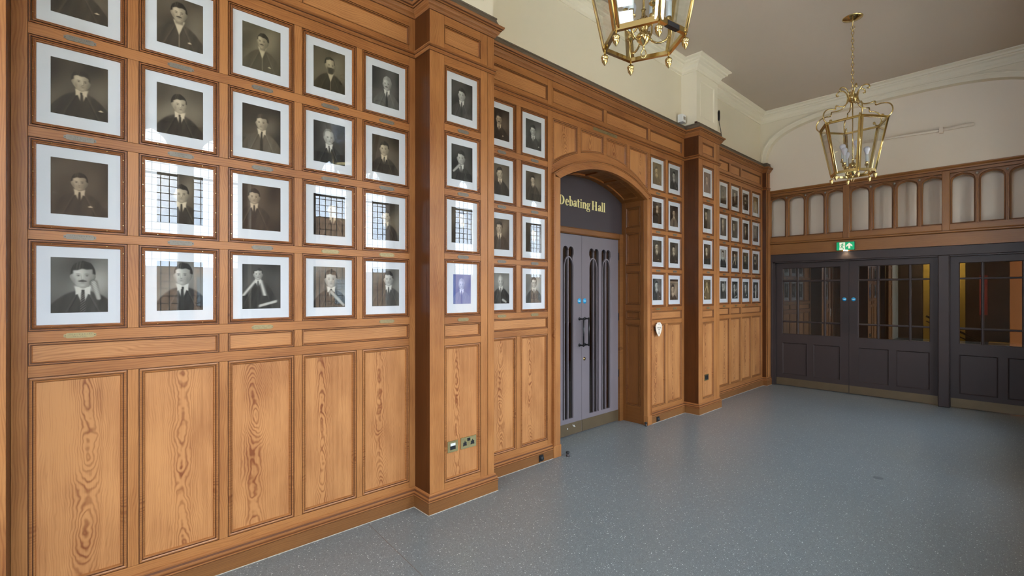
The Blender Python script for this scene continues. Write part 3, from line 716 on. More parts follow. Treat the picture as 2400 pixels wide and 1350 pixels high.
# ------------------------------------------------------------------ exit doors and traceried screen
er = empty('trim_10', (1.75, 8.95, 0), 'dark painted door frame with post between exit doors', 'door frame', None, 'structure')
FE = EW(8.95)
MB().fbox(FE, .03, 3.5, 2.118, 2.246, -.12, .0, ch=.006).build('frame_head', 'exit_paint', er)
MB().fbox(FE, .03, .102, 0, 2.118, -.12, .0, ch=.004).build('jamb', 'exit_paint', er)
MB().fbox(FE, .102, .132, 0, 2.118, -.12, -.02).build('stop', 'exit_paint', er)
MB().fbox(FE, .102, 3.4, 2.100, 2.118, -.12, -.02).build('stop', 'exit_paint', er)
MB().fbox(FE, 2.252, 2.374, 0, 2.118, -.12, .022, ch=.010).build('post', 'exit_paint', er)
MB().fbox(FE, 3.43, 3.5, 0, 2.118, -.12, .0, ch=.004).build('jamb', 'exit_paint', er)
def exit_door(idx, label, x0, x1, gx, mull, sticker, handed):
    F = EW(9.02); root = empty('door_%d' % idx, ((x0 + x1) / 2, 9.02, .01), label, 'door', None, 'structure')
    cells = []; xs = [gx[0]]
    for m in mull: xs += [m - .016, m + .016]
    xs.append(gx[1]); zs = [.885, 1.087, 1.113, 1.775, 1.805, 2.012]
    MID = (x0 + x1) / 2
    pz = (.197, .742); mid = (gx[0] + gx[1]) / 2
    pans = [(gx[0] + .002, mid - .042), (mid + .042, gx[1] - .002)]
    plate('leaf', F, [rect(x0, x1, .008, 2.098), rect(gx[0], gx[1], .885, 2.012)] + [rect(a, b, *pz) for a, b in pans], -.045, 0, 'exit_paint', root)
    for a, b in pans:
        p = MB().fbox(F, a - .004, b + .004, pz[0] - .004, pz[1] + .004, -.03, -.014).build('panel', 'exit_paint', root)
        MB().moulding(F, rect(a, b, *pz), [(0, 0), (.004, .002), (.010, -.004), (.016, -.013)]).build('moulding', 'exit_paint', p)
    for m in mull: MB().fbox(F, m - .016, m + .016, .885, 2.012, -.04, -.003, ch=.010).build('glazing_bar', 'exit_paint', root)
    for z in (1.10, 1.79): MB().fbox(F, gx[0], gx[1], z - .014, z + .014, -.04, -.004, ch=.010).build('glazing_bar', 'exit_paint', root)
    MB().moulding(F, rect(gx[0], gx[1], .885, 2.012), [(0, 0), (.003, -.002), (.008, -.010), (.010, -.03)]).build('moulding', 'exit_paint', root)
    for i in range(0, len(xs), 2):
        for j in range(0, 6, 2): MB().fbox(F, xs[i], xs[i + 1], zs[j], zs[j + 1], -.024, -.020).build('glass_pane', 'door_glass', root)
    MB().fbox(F, x0 + .003, x1 - .003, .012, .132, 0, .003).build('kick_plate', 'bronze', root, label='bronze kick plate')
    if sticker:
        o = MB().lathe(F(sticker, 1.489, 0), [(.0001, -.002), (.030, -.002), (.030, 0)], 20, 0, 'y').build('door_sticker', 'blue_sign', root, label='round blue fire door sticker')
        MB().fbox(F, sticker - .018, sticker + .018, 1.486, 1.492, .0022, .0028).build('print', 'sign_print', o)
        a, b = (x1 - .092, x1 - .006) if handed > 0 else (x0 + .006, x0 + .104)
        MB().fbox(F, a, b, .955, 1.385, 0, .002).build('push_plate', 'bronze_dark', root, label='dark metal push plate')
    return root
plain('bronze_dark', (.040, .031, .030), .35, metal=.3)
exit_door(3, 'dark glazed exit door leaf nearest the corner pilaster', .136, 1.191, (.228, 1.078), (.466, .860), 1.129, 1)
exit_door(4, 'middle dark glazed exit door leaf left of the post', 1.194, 2.249, (1.311, 2.162), (1.560, 1.938), 1.251, -1)
exit_door(5, 'dark glazed door right of the post showing a yellow interior', 2.375, 3.428, (2.461, 3.315), (2.696, 3.075), None, 0)
# lobby beyond the exit doors
MB().box(-1.2, 5.2, 9.1, 16, -.12, -.001).build('floor_lobby', 'lobby_floor', label='ochre floor of the lobby beyond the exit doors', cat='floor', kind='structure')
lb = empty('wall_lobby', (2, 12, 0), 'lobby walls seen through the exit door glass', 'room', None, 'structure')
MB().box(-1.3, -1.2, 9.1, 16, 0, 3.2).build('side_wall', 'hall_dark', lb); MB().box(5.2, 5.3, 9.1, 16, 0, 3.2).build('side_wall', 'hall_dark', lb)
MB().box(-1.3, 5.3, 16, 16.1, 0, 3.2).build('back_wall', 'hall_dark', lb); MB().box(-1.3, 5.3, 9.22, 16.1, 3.0, 3.1).build('ceiling_slab', 'hall_dark', lb)
MB().box(1.60, 2.30, 13.2, 13.4, 0, 3.0).build('yellow_wall', 'yellow_wall', lb, label='yellow painted wall')
MB().box(2.62, 3.05, 12.1, 12.3, 0, .70).build('low_wall', 'yellow_wall', lb)
MB().box(2.27, 2.48, 12.8, 13.1, 0, 3.0).build('column', 'hall_dark', lb)
MB().box(.2, 1.62, 12.9, 13.0, 0, 3.0).build('partition', 'hall_dark', lb)
MB().box(2.9, 3.6, 11.4, 11.5, .0, 3.0).build('orange_wall', 'orange_wall', lb, label='orange lit panel')
MB().box(2.52, 2.62, 11.8, 11.86, 1.2, 1.9).build('poster', 'red_paint', lb, label='red poster edge')
MB().box(-1.2, 1.35, 10.8, 10.9, 0, 3.0).build('partition', 'hall_dark', lb)
q = MB(); q.tube([(1.7, 12.7, 1.12), (2.5, 12.7, .66)], .02, 8); q.tube([(1.7, 12.7, 1.02), (2.5, 12.7, .56)], .012, 6)
q.build('stair_rail', 'black', lb)
q = MB().lathe((2.12, 12.6, 2.20), [(.0001, 0), (.04, 0), (.04, .65)], 14); q.build('pendant_tube', 'black', lb)
MB().lathe((2.12, 12.6, 2.195), [(.0001, 0), (.036, 0), (.036, .004)], 14).build('pendant_lamp', 'lamp_glow', lb)
for (x, y, z, e, col) in ((1.95, 12.5, 2.6, 22, (1, .85, .55)), (3.3, 10.9, 2.6, 5, (1, .7, .4))):
    ld = bpy.data.lights.new('lobby_lamp', 'POINT'); ld.energy = e; ld.color = col; ld.shadow_soft_size = .12
    lo = bpy.data.objects.new('lobby_lamp', ld); C.objects.link(lo); lo.location = (x, y, z)

# wooden screen over the exit doors
sr = empty('trim_11', (1.75, 8.95, 2.3), 'wooden traceried screen of arched openings above the exit doors', 'screen', None, 'structure')
FS = EW(8.93)
MB().fbox(FS, .03, 3.5, 2.247, 2.418, -.10, .0).build('fascia', 'screen_h', sr)
mb = MB().sweep([(.03, 8.93), (3.5, 8.93)], [(-.05, 2.418), (.006, 2.418), (.018, 2.424), (.030, 2.432), (.030, 2.446), (.012, 2.452), (.004, 2.466), (.004, 2.53), (-.05, 2.56)], mats=[0, 1, 0, 0, 1, 0, 0, 0])
mb.v = [(x, y, z) for x, y, z in mb.v]; mb.build('beam', ['screen_h', 'groove'], sr)
posts = [.012, 1.175, 2.337, 3.50]; HW = .1075; MW = .034
def head(cx, w, z0, zs, za):
    """four-centred head outline for one opening"""
    n = 7; pts = [(cx - w, z0), (cx + w, z0)]
    right = [(w * 1.0, zs), (w * .97, zs + (za - zs) * .32), (w * .88, zs + (za - zs) * .56), (w * .70, zs + (za - zs) * .74), (w * .42, zs + (za - zs) * .88), (0, za)]
    pts += [(cx + a, b) for a, b in right] + [(cx - a, b) for a, b in right[-2::-1]]
    return pts
openings = []
for g in range(3):
    p0 = posts[g]
    for k in range(4):
        mc = p0 + .3115 + .2835 * (k - 1) + .14175 if k else p0 + .3115 - .14175
        openings.append(mc)
hs = [head(c, HW, 2.562, 3.12, 3.212) for c in openings]
plate('tracery_board', FS, [rect(.0, 3.51, 2.53, 3.30)] + hs, -.055, -.035, 'screen_v', sr)
for hh in hs:    # chamfered frame of each opening, from the face of the screen in to the opening
    k = len(hh)
    cx = (hh[0][0] + hh[1][0]) / 2
    mb = MB(); prof = [(-.034, .0), (-.020, .0), (-.012, -.006), (0, -.036), (.0005, -.055)]
    mb.moulding(FS, [(a, b) for a, b in hh], prof, [0, 1, 0, 0]); mb.build('arch_frame', ['screen_v', 'groove'], sr)
for c, nx in zip(openings[:-1], openings[1:]):
    if nx - c < .30:
        MB().fbox(FS, (c + nx) / 2 - .007, (c + nx) / 2 + .007, 2.54, 3.14, -.03, .006, ch=.004).build('mullion', 'screen_v', sr)
        MB().lathe(FS((c + nx) / 2, 3.205, 0), [(.0001, -.012), (.012, -.006), (.016, .004)], 8, 0, 'y').build('boss', 'stone', sr)
for p in posts: MB().fbox(FS, p - .042, p + .042, 2.45, 3.28, -.06, .014, ch=.006).build('post', 'screen_v', sr)
# spandrel recess tops and rail
MB().fbox(FS, .0, 3.51, 3.245, 3.285, -.055, .004, ch=.003).build('rail', 'screen_h', sr)
MB().sweep([(.0, 8.93), (3.5, 8.93)], [(-.06, 3.283), (.006, 3.283), (.012, 3.292), (.012, 3.310), (.03, 3.322), (.036, 3.333), (.036, 3.346), (-.06, 3.350)], mats=[0, 1, 0, 0, 0, 0, 0]).build('top_rail', ['screen_h', 'groove'], sr)

# exit sign
xs_ = empty('exit_sign', (1.17, 8.9, 2.26), 'green running man exit sign with upward arrow above the doors', 'sign')
FX = EW(8.90)
MB().fbox(FX, 1.052, 1.292, 2.258, 2.388, -.03, .0, ch=.003).build('casing', 'black', xs_)
fp = MB().fbox(FX, 1.055, 1.289, 2.261, 2.385, 0, .0012).build('face', 'exit_green', xs_, label='green face')
plate('door_symbol', FX, [[(1.092, 2.264), (1.092, 2.300), (1.096, 2.310), (1.092, 2.380), (1.168, 2.380), (1.168, 2.264), (1.150, 2.264), (1.134, 2.264)]], .0013, .0020, 'exit_white', fp)
AR = [(1.222, 2.372), (1.262, 2.334), (1.262, 2.306), (1.236, 2.328), (1.236, 2.282), (1.210, 2.282), (1.210, 2.328), (1.184, 2.306), (1.184, 2.334)]
plate('arrow', FX, [AR], .0013, .0022, 'exit_white', fp)
man = MB(); man.lathe(FX(1.139, 2.364, .0024), [(.0001, 0), (.007, 0), (.007, .001)], 12, 0, 'y')
for pts, r_ in (([(1.136, 2.352), (1.124, 2.322)], .008), ([(1.124, 2.322), (1.117, 2.298), (1.098, 2.297)], .005), ([(1.126, 2.322), (1.140, 2.300), (1.146, 2.276)], .005),
                ([(1.136, 2.350), (1.120, 2.350), (1.108, 2.334)], .004), ([(1.137, 2.349), (1.148, 2.336), (1.160, 2.338)], .004)):
    man.tube([FX(a, b, .0022) for a, b in pts], r_, 6)
for i, v in enumerate(man.v): man.v[i] = (v[0], min(max(v[1], 8.8970), 8.8978), v[2])
man.build('running_figure', 'exit_green', fp)
MB().fbox(FX, 1.145, 1.195, 2.249, 2.258, -.028, -.004).build('lamp_diffuser', 'lamp_glow', xs_, label='lit downlight lens')
ld = bpy.data.lights.new('exit_downlight', 'SPOT'); ld.energy = .8; ld.color = (1, .8, .5); ld.spot_size = math.radians(120); ld.shadow_soft_size = .02
lo = bpy.data.objects.new('exit_downlight', ld); C.objects.link(lo); lo.location = (1.17, 8.905, 2.245)

# pipe on the recessed wall
YP = YM - .028
pp = MB(); pp.tube([(1.27, YP, 3.893), (2.31, YP, 3.847)], .017, 10); pp.tube([(2.27, YP, 3.848), (2.62, YP, 3.852)], .022, 10)
pp = pp.build('pipe', 'end_cream', label='long pale plastic pipe fixed on beige wall behind far lantern', cat='pipe')
MB().box(2.275, 2.315, YP - .03, YM, 3.805, 3.88).build('bracket', 'end_cream', pp)

# ------------------------------------------------------------------ portraits
TONES = {'sepia': ((.014, .009, .005), (.72, .59, .40)), 'brown': ((.022, .010, .005), (.66, .50, .33)), 'grey': ((.012, .012, .011), (.72, .70, .61)),
         'olive': ((.022, .018, .007), (.62, .52, .33)), 'blue': ((.055, .085, .27), (.72, .78, .98)), 'gold': ((.085, .052, .018), (.70, .52, .26)),
         'red': ((.085, .042, .026), (.62, .44, .32)), 'dim': ((.045, .036, .024), (.34, .29, .20))}
def sg(d, s=.012): return 1 / (1 + np.exp(-np.clip(d / s, -30, 30)))
def paint(w, h, nx, p):
    asp = h / w; ny = int(nx * asp)
    U, V = np.meshgrid((np.arange(nx + 1) / nx), (np.arange(ny + 1) / ny) * asp)
    rs = np.random.RandomState(p.get('seed', 1))
    hx, hy, r = p.get('hx', .5), p.get('hy', .36), p.get('r', .115) * 1.16; d = p.get('d', 0); hy = hy * asp
    ry = r * 1.38
    cl = rs.rand(5, 4); bgv = np.zeros_like(U)
    for q in cl: bgv += .035 * np.sin(q[0] * 9 * U + q[1] * 9 * V / asp + q[2] * 6)
    L = p.get('bg', .13) + bgv + p.get('halo', .12) * np.exp(-(((U - hx - .22) / .3) ** 2 + ((V - hy - .1) / .4) ** 2))
    L = L * (1 - .25 * ((U - .5) ** 2 + (V / asp - .5) ** 2) * 2)
    suit = p.get('suit', .05); nb = hy + ry * 1.15                       # base of neck
    X = U - hx
    # shoulders
    sw = p.get('sw', 2.8) * r
    sh = nb + .05 * r + (np.abs(X) / sw) ** 2.2 * r * 1.9
    ms = sg(V - sh) * sg(sw * 1.25 - np.abs(X), .02 + .02)
    fold = suit + .03 * np.sin(X * 38 + V * 11) * .5 + .04 * np.exp(-((X + d * .05 - .16) / .1) ** 2)
    L = L * (1 - ms) + ms * fold
    # lapels
    lap = np.abs(np.abs(X) - (.045 + (V - nb) * .42)) ; L -= .05 * ms * np.exp(-(lap / .008) ** 2) * (V < nb + .5)
    L += .055 * ms * np.exp(-((np.abs(X) - (.075 + (V - nb) * .42)) / .02) ** 2)
    if p.get('gown'):
        for s_ in (-1, 1):
            m = np.exp(-((s_ * X - (.07 + (V - nb) * .75 * (1 if s_ < 0 else .35))) / .045) ** 2) * (V > nb - .02) * (V < nb + .42); L = L * (1 - m) + m * .75
    # shirt and collar
    vd = nb - .02 - .3 * r; vl = p.get('vl', 2.1) * r
    wv = np.clip(1 - (V - vd) / vl, 0, 1) * r * .72
    shirt = sg(wv - np.abs(X - d * .012), .006) * sg(V - vd)
    L = L * (1 - shirt) + shirt * .80
    tie = sg(r * (.13 + .10 * np.clip((V - nb) / (2 * r), 0, 1)) - np.abs(X - d * .012), .005) * sg(V - nb - .1 * r, .006) * (0 if p.get('cravat') else 1)
    L = L * (1 - tie) + tie * (.07 + (.12 * (np.sin((V + X) * 110) > 0) if p.get('stripe') else 0))
    # neck
    nk = sg(r * .50 - np.abs(X), .006) * sg(nb + .02 - V, .01) * sg(V - hy); L = L * (1 - nk) + nk * (.40 + .15 * np.clip(-X / r, -1, 1))
    if p.get('cravat') is None:
        for s_ in (-1, 1):
            cm = sg(r * .60 - np.abs(X - s_ * r * .0), .005) * sg(s_ * X, .003) * sg(V - (nb - .30 * r - .10 * np.abs(X)), .004) * sg((nb + .20 * r + .55 * np.abs(X) - V), .004)
            L = L * (1 - cm) + cm * .84
        kn = sg(r * .13 - np.abs(X), .004) * sg(V - nb + .02 * r, .004) * sg(nb + .32 * r - V, .006); L = L * (1 - kn) + kn * .06
    # head: egg-shaped skull with a narrow jaw
    yy = (V - hy) / ry
    wj = r * np.where(yy < .1, 1.0, 1 - .36 * np.clip((yy - .1) / .9, 0, 1) ** 1.7) * .93
    e = 1 - (X / wj) ** 2 * np.where(yy > 0, .78, 1) - yy ** 2 * np.where(yy > 0, .92, 1)
    hair_l = p.get('hair', .035)
    Xh = X + d * .10 * r
    eh = 1 - (Xh / (r * 1.03)) ** 2 - ((V - hy + .16 * ry) / (ry * 1.0)) ** 2
    eh += .05 * np.sin(X / r * 9 + cl[0, 0] * 9) * np.clip(-yy, 0, 1)
    mh = sg(eh, .03) * sg(-.05 - yy, .02)
    L = L * (1 - mh) + mh * (hair_l + (.10 + hair_l * .4) * np.exp(-((X + .35 * r) / (.35 * r)) ** 2) * (.6 + .4 * np.sin(X / r * 26 + yy * 6)))
    for s_ in (-1, 1):
        if s_ * d < .5:
            ea = 1 - ((X - s_ * r * .94) / (r * .11)) ** 2 - ((yy - .10) / .17) ** 2; m = sg(ea, .15); L = L * (1 - m) + m * (.46 if s_ < 0 else .30)
    hl = p.get('line', .56) + .05 * (cl[1, 1] - .5)
    Xf = (X - d * r * .18) / r; sd = 1 if cl[2, 2] > .5 else -1
    fm = sg(e, .03) * sg(yy + hl - .13 * Xf ** 2 + .07 * Xf * sd + .03 * np.sin(Xf * 8 + cl[3, 3] * 6), .02)
    fm = fm * (1 - sg(np.abs(X) - r * .80, .006) * sg(-.12 - yy, .02))
    ls = -1 if p.get('lit', -.35) < 0 else 1
    skin = p.get('skin', .66) + .14 * np.exp(-((Xf - ls * .35) / .5) ** 2 - ((yy + .25) / .5) ** 2) - .20 * sg(-ls * Xf - .25, .18) - .10 * np.clip(yy, 0, 1)
    skin = skin * (1 - .32 * np.clip(np.abs(X) / wj, 0, 1) ** 6)
    L = L * (1 - fm) + fm * skin
    def blob(x, y, a, b, v, k=1.0, pw=1.0):
        nonlocal L
        m = k * fm * np.exp(-(((Xf - x) / a) ** 2 + ((yy - y) / b) ** 2) ** pw); L = L * (1 - m) + m * v
    for s_ in (-1, 1):
        k = s_ * .36 * (1 - .16 * s_ * d)
        blob(k, .00, .20, .085, .36, .75); blob(k, .02, .105, .028, .06, .95, 1.5); blob(k, .035, .045, .034, .02, .8); blob(k - .02, -.115, .20, .030, .14, .85, 1.6)
        blob(k, .13, .16, .05, .50, .35)
    nx_ = .10 * (1 if d >= 0 else -1)
    blob(nx_ + .05 * -ls, .17, .05, .17, .36, .75); blob(-.02, .12, .045, .22, .92, .55); blob(0, .345, .14, .030, .20, .85, 1.4); blob(0, .40, .05, .05, .45, .4)
    blob(0, .52, .21, .020, .14, .95, 1.6); blob(0, .56, .16, .035, .40, .5); blob(0, .63, .14, .022, .34, .5); blob(0, .78, .22, .08, .84, .4)
    for s_ in (-1, 1): blob(s_ * .30, .42, .035, .14, .44, .45); blob(s_ * .70, .45, .18, .35, .30, .45)
    if p.get('mo'): blob(0, .435, .33, .060, p.get('moc', .05), 1.0, 2.0); blob(-.24, .47, .12, .035, p.get('moc', .05), .9); blob(.24, .47, .12, .035, p.get('moc', .05), .9)
    fx = d * .18 * r
    if p.get('beard'):
        bm = np.exp(-((X - fx * .6) / (r * .72)) ** 4) * sg(V - hy - .36 * ry, .01) * sg(hy + 1.25 * ry - V, .015); bm *= sg(1.12 - ((X / r) ** 2 + ((V - hy - .25 * ry) / ry) ** 2), .06); L = L * (1 - bm) + bm * .09
        blob(0, .54, .2, .03, .3, .7)
    if p.get('glasses'):
        for s_ in (-1, 1):
            q = np.sqrt(((X - fx - s_ * .37 * r) / (.26 * r)) ** 2 + ((V - hy - .02 * ry) / (.16 * ry)) ** 2); m = np.exp(-((q - 1) / .13) ** 2) * .85; L = L * (1 - m) + m * .05
    if p.get('hanky'):
        hx2, hy2 = p['hanky']; m = sg(1 - np.abs((U - hx2) / .045) - np.abs((V - hy2 * asp) / .028), .15) * (V / asp < hy2 + .012); L = L * (1 - m) + m * .85
    if p.get('hand'):
        ax, ay, bx, by = p['hand']; ay *= asp; by *= asp
        tt = np.clip(((U - ax) * (bx - ax) + (V - ay) * (by - ay)) / ((bx - ax) ** 2 + (by - ay) ** 2), 0, 1)
        dd = np.hypot(U - ax - tt * (bx - ax), V - ay - tt * (by - ay)); m = sg(.042 * (1 + .6 * (1 - tt)) - dd, .007); L = L * (1 - m) + m * (.60 - .07 * np.sin((U - V) * 120) * (1 - tt) - .25 * (dd / .05) ** 2)
    if p.get('scroll'):
        dd = np.abs((V - .90 * asp) + (U - .6) * .28); m = sg(.035 - dd, .006) * sg(U - .42) * sg(.9 - U); L = L * (1 - m) + m * .72
    if p.get('strip'):
        m = sg(.012 - np.abs(V / asp - .13), .003); L = L * (1 - m) + m * .75; m = sg(.10 - V / asp, .004); L = L * (1 - m) + m * .03
    L = np.clip(L + rs.randn(*L.shape) * .006, .0, 1)
    lo_, hi_ = TONES[p.get('tone', 'sepia')]
    col = np.zeros(L.shape + (4,)); col[..., 3] = 1
    for c in range(3): col[..., c] = lo_[c] + (hi_[c] - lo_[c]) * L ** 1.35
    return U, V / asp, col
# per-portrait description: (phrase, params); rows listed top to bottom
P = dict
BAY1 = [
 [('man in dark suit with pocket handkerchief, face cut off above', P(hx=.46, hy=.30, r=.14, hanky=(.80, .82), suit=.07, seed=1)),
  ('man with short dark moustache and white pocket handkerchief', P(hx=.47, hy=.30, r=.15, mo=1, cravat=1, hanky=(.70, .86), bg=.22, suit=.10, seed=2)),
  ('man with full moustache turned to the left', P(hx=.52, hy=.33, r=.13, d=-1, mo=1, cravat=1, hanky=(.70, .88), bg=.26, suit=.15, tone='olive', seed=3)),
  ('bald bearded man on mottled olive ground', P(hx=.52, hy=.37, r=.14, d=1, beard=1, mo=1, cravat=1, line=.8, tone='olive', bg=.20, suit=.05, seed=4)),
  ('older man with grey hair and drooping moustache', P(hx=.54, hy=.38, r=.14, d=-.6, mo=1, hair=.42, moc=.2, bg=.10, suit=.22, tone='grey', seed=5))],
 [('young clean-shaven man with white handkerchief, nearly black suit', P(hx=.52, hy=.34, r=.14, d=.7, hanky=(.87, .82), bg=.12, suit=.04, lit=-.2, seed=6)),
  ('smooth-haired young man looking right', P(hx=.48, hy=.36, r=.145, d=.9, bg=.22, suit=.06, seed=7)),
  ('young man in lighter tweed suit looking left', P(hx=.50, hy=.36, r=.14, d=-.8, suit=.20, bg=.10, hair=.10, seed=8)),
  ('balding man in dark clothes looking right', P(hx=.48, hy=.36, r=.145, d=.9, line=.85, hair=.3, bg=.10, suit=.04, seed=9, tone='grey')),
  ('young man with tall white collar facing left', P(hx=.44, hy=.34, r=.145, d=-.6, bg=.16, suit=.05, seed=10))],
 [('brown-toned man with square handkerchief in his pocket', P(hx=.49, hy=.40, r=.125, d=-.2, hanky=(.68, .83), tone='brown', bg=.13, suit=.09, seed=11)),
  ('faint clerical figure mostly hidden by the window reflection', P(hx=.52, hy=.40, r=.14, bg=.16, suit=.05, seed=12)),
  ('young man in brown suit with carved reflection beside his face', P(hx=.30, hy=.27, r=.13, tone='brown', bg=.10, suit=.08, seed=13)),
  ('dark portrait half covered by a leaded window reflection', P(hx=.60, hy=.35, r=.14, bg=.05, suit=.03, seed=14)),
  ('shadowy portrait behind a wavy leaded window reflection', P(hx=.5, hy=.36, r=.13, bg=.08, suit=.04, seed=15))],
 [('man with moustache resting his cheek on his hand', P(hx=.55, hy=.32, r=.185, d=-.2, mo=1, hand=(.74, .45, .83, .74), tone='grey', bg=.30, suit=.07, stripe=1, line=.5, seed=16)),
  ('young man with big head turned left, dark coat', P(hx=.55, hy=.27, r=.17, d=-.9, tone='grey', bg=.28, suit=.03, cravat=None, seed=17)),
  ('graduate in pale academic hood holding a scroll', P(hx=.40, hy=.22, r=.105, gown=1, scroll=1, tone='grey', bg=.10, suit=.04, seed=18)),
  ('seated man with one hand raised to his chin', P(hx=.55, hy=.30, r=.17, tone='grey', bg=.25, suit=.04, hand=(.55, .62, .95, .95), seed=19)),
  ('young man in shirt collar behind brick reflection', P(hx=.60, hy=.27, r=.15, tone='grey', bg=.20, suit=.08, seed=20))]]
PIL1 = [[('young man with wing collar, shoulders turned away', P(hx=.48, hy=.36, r=.15, d=-.4, bg=.14, suit=.12, tone='grey', seed=21))],
        [('young man resting chin on his fist', P(hx=.45, hy=.36, r=.165, d=-.3, hand=(.38, .56, .10, .76), tone='grey', bg=.10, suit=.05, seed=22))],
        [('bespectacled young man overlaid by window reflection', P(hx=.50, hy=.27, r=.14, glasses=1, bg=.16, suit=.05, seed=23))],
        [('smaller blue-tinted portrait of a young man', P(hx=.47, hy=.34, r=.15, tone='blue', bg=.18, suit=.25, hair=.45, seed=24))]]
BAY2 = [[('dark brown portrait of man with heavy moustache', P(hx=.40, hy=.34, r=.15, d=-.2, mo=1, tone='brown', bg=.05, suit=.04, hanky=(.62, .86), seed=25)),
         ('grey portrait of young man with striped tie', P(hx=.46, hy=.36, r=.15, tone='grey', bg=.15, suit=.12, stripe=1, hanky=(.82, .88), seed=26))],
        [('slim young man glancing right', P(hx=.45, hy=.30, r=.155, d=.8, bg=.20, suit=.06, seed=27)),
         ('half-length young man standing in three-piece suit', P(hx=.45, hy=.27, r=.115, d=.5, bg=.20, suit=.10, seed=28))],
        [('lean young man in tweed with pale tie', P(hx=.42, hy=.30, r=.16, tone='brown', bg=.22, suit=.10, seed=29)),
         ('young man with boldly striped tie', P(hx=.50, hy=.34, r=.14, stripe=1, bg=.08, suit=.06, seed=30))],
        [('balding older man with folded hands', P(hx=.50, hy=.27, r=.15, line=.9, hair=.4, tone='grey', bg=.32, suit=.04, hand=(.62, .88, .80, .95), seed=31)),
         ('curly-haired young man wearing round glasses', P(hx=.52, hy=.30, r=.15, d=.4, glasses=1, tone='grey', bg=.40, suit=.12, seed=32))]]
BAY3 = [[('golden-brown portrait of moustached man', P(hx=.42, hy=.36, r=.15, d=.7, mo=1, moc=.2, tone='gold', bg=.22, suit=.12, hanky=(.78, .88), seed=33)),
         ('violet-grey portrait of young man, centre parting', P(hx=.48, hy=.33, r=.15, tone='grey', bg=.20, suit=.10, hanky=(.82, .9), seed=34))],
        [('dark sepia portrait of man with high collar', P(hx=.50, hy=.25, r=.13, tone='brown', bg=.06, suit=.05, seed=35)),
         ('man in pale grey suit against dark brown ground', P(hx=.48, hy=.34, r=.15, tone='brown', bg=.08, suit=.32, seed=36))],
        [('dark-moustached man with handkerchief', P(hx=.45, hy=.30, r=.16, d=.3, mo=1, bg=.12, suit=.07, hanky=(.62, .88), seed=37)),
         ('long-faced man in dark double-breasted coat', P(hx=.45, hy=.33, r=.145, bg=.14, suit=.07, hanky=(.74, .88), seed=38))],
        [('grey portrait of man with medal on his lapel', P(hx=.42, hy=.30, r=.15, tone='grey', bg=.15, suit=.10, hanky=(.80, .82), seed=39)),
         ('sepia portrait with pale strip across its top', P(hx=.35, hy=.48, r=.17, tone='brown', bg=.35, suit=.10, strip=1, seed=40))]]
PIL2 = [[('reddish-brown portrait of a young man', P(hx=.44, hy=.32, r=.15, d=.3, tone='red', bg=.22, suit=.25, seed=41))],
        [('dark portrait of smiling man in wing collar', P(hx=.35, hy=.28, r=.15, bg=.10, suit=.07, seed=42))],
        [('dark portrait with a green glint on its glass', P(hx=.40, hy=.28, r=.15, bg=.10, suit=.05, seed=43))],
        [('standing figure in fur-trimmed robe', P(hx=.45, hy=.20, r=.11, gown=1, tone='gold', bg=.10, suit=.14, hand=(.1, .85, .3, .9), seed=44))]]
BAY4 = [[('faded low-contrast portrait of a moustached man', P(hx=.45, hy=.42, r=.15, mo=1, tone='dim', bg=.30, suit=.06, skin=.4, seed=45)),
         ('very dark portrait of man in white stock', P(hx=.48, hy=.30, r=.15, cravat=1, bg=.06, suit=.03, seed=46)),
         ('dark portrait of bearded man wearing a medal', P(hx=.45, hy=.33, r=.14, beard=1, mo=1, bg=.06, suit=.04, hanky=(.65, .86), seed=47)),
         ('golden pale portrait of fair-haired man', P(hx=.45, hy=.42, r=.2, tone='gold', bg=.35, suit=.45, hair=.35, seed=48))],
        [('bald man with a row of pale buttons', P(hx=.42, hy=.26, r=.15, line=.9, hair=.3, bg=.12, suit=.08, vl=5, seed=49)),
         ('brown side-lit portrait of an earnest man', P(hx=.30, hy=.30, r=.15, d=.9, bg=.12, suit=.08, seed=50)),
         ('dark portrait of moustached man with chain', P(hx=.47, hy=.30, r=.14, mo=1, bg=.06, suit=.04, vl=4, seed=51)),
         ('shadowy olive portrait with bluish glint at its edge', P(hx=.42, hy=.30, r=.15, tone='dim', bg=.15, suit=.08, seed=52))],
        [('dark-haired man against a light background', P(hx=.42, hy=.27, r=.16, tone='grey', bg=.62, suit=.04, halo=0, seed=53)),
         ('man with broad white facings on his robe', P(hx=.47, hy=.28, r=.14, gown=1, bg=.10, suit=.05, seed=54)),
         ('greenish portrait of man turned sideways', P(hx=.40, hy=.30, r=.14, d=.8, tone='olive', bg=.12, suit=.06, seed=55)),
         ('heavily bearded man in dark coat', P(hx=.40, hy=.28, r=.17, beard=1, mo=1, bg=.14, suit=.05, seed=56))],
        [('broad-faced man in front of a pale patch', P(hx=.45, hy=.25, r=.16, tone='grey', bg=.12, halo=.5, suit=.10, seed=57)),
         ('speaker with raised white hand and papers', P(hx=.40, hy=.28, r=.15, tone='grey', bg=.10, suit=.04, hand=(.75, .45, .6, .55), scroll=1, vl=5, seed=58)),
         ('slender man with clasped hands in lap', P(hx=.48, hy=.28, r=.14, tone='grey', bg=.08, suit=.05, hand=(.6, .82, .75, .80), vl=3.5, seed=59)),
         ('man in white tie holding a glass', P(hx=.50, hy=.28, r=.18, tone='grey', bg=.12, suit=.03, cravat=1, hand=(.1, .60, .22, .61), vl=6, seed=60))]]
FRM = [(.0145, -.010), (.0150, -.0035), (.0185, -.0022), (.0200, -.006), (.0215, -.006), (.0225, -.004), (.0255, -.005), (.0280, -.0125)]
FRMM = [1, 0, 0, 1, 0, 0, 0]
ROWN = ['top row', 'second row', 'third row', 'bottom row']
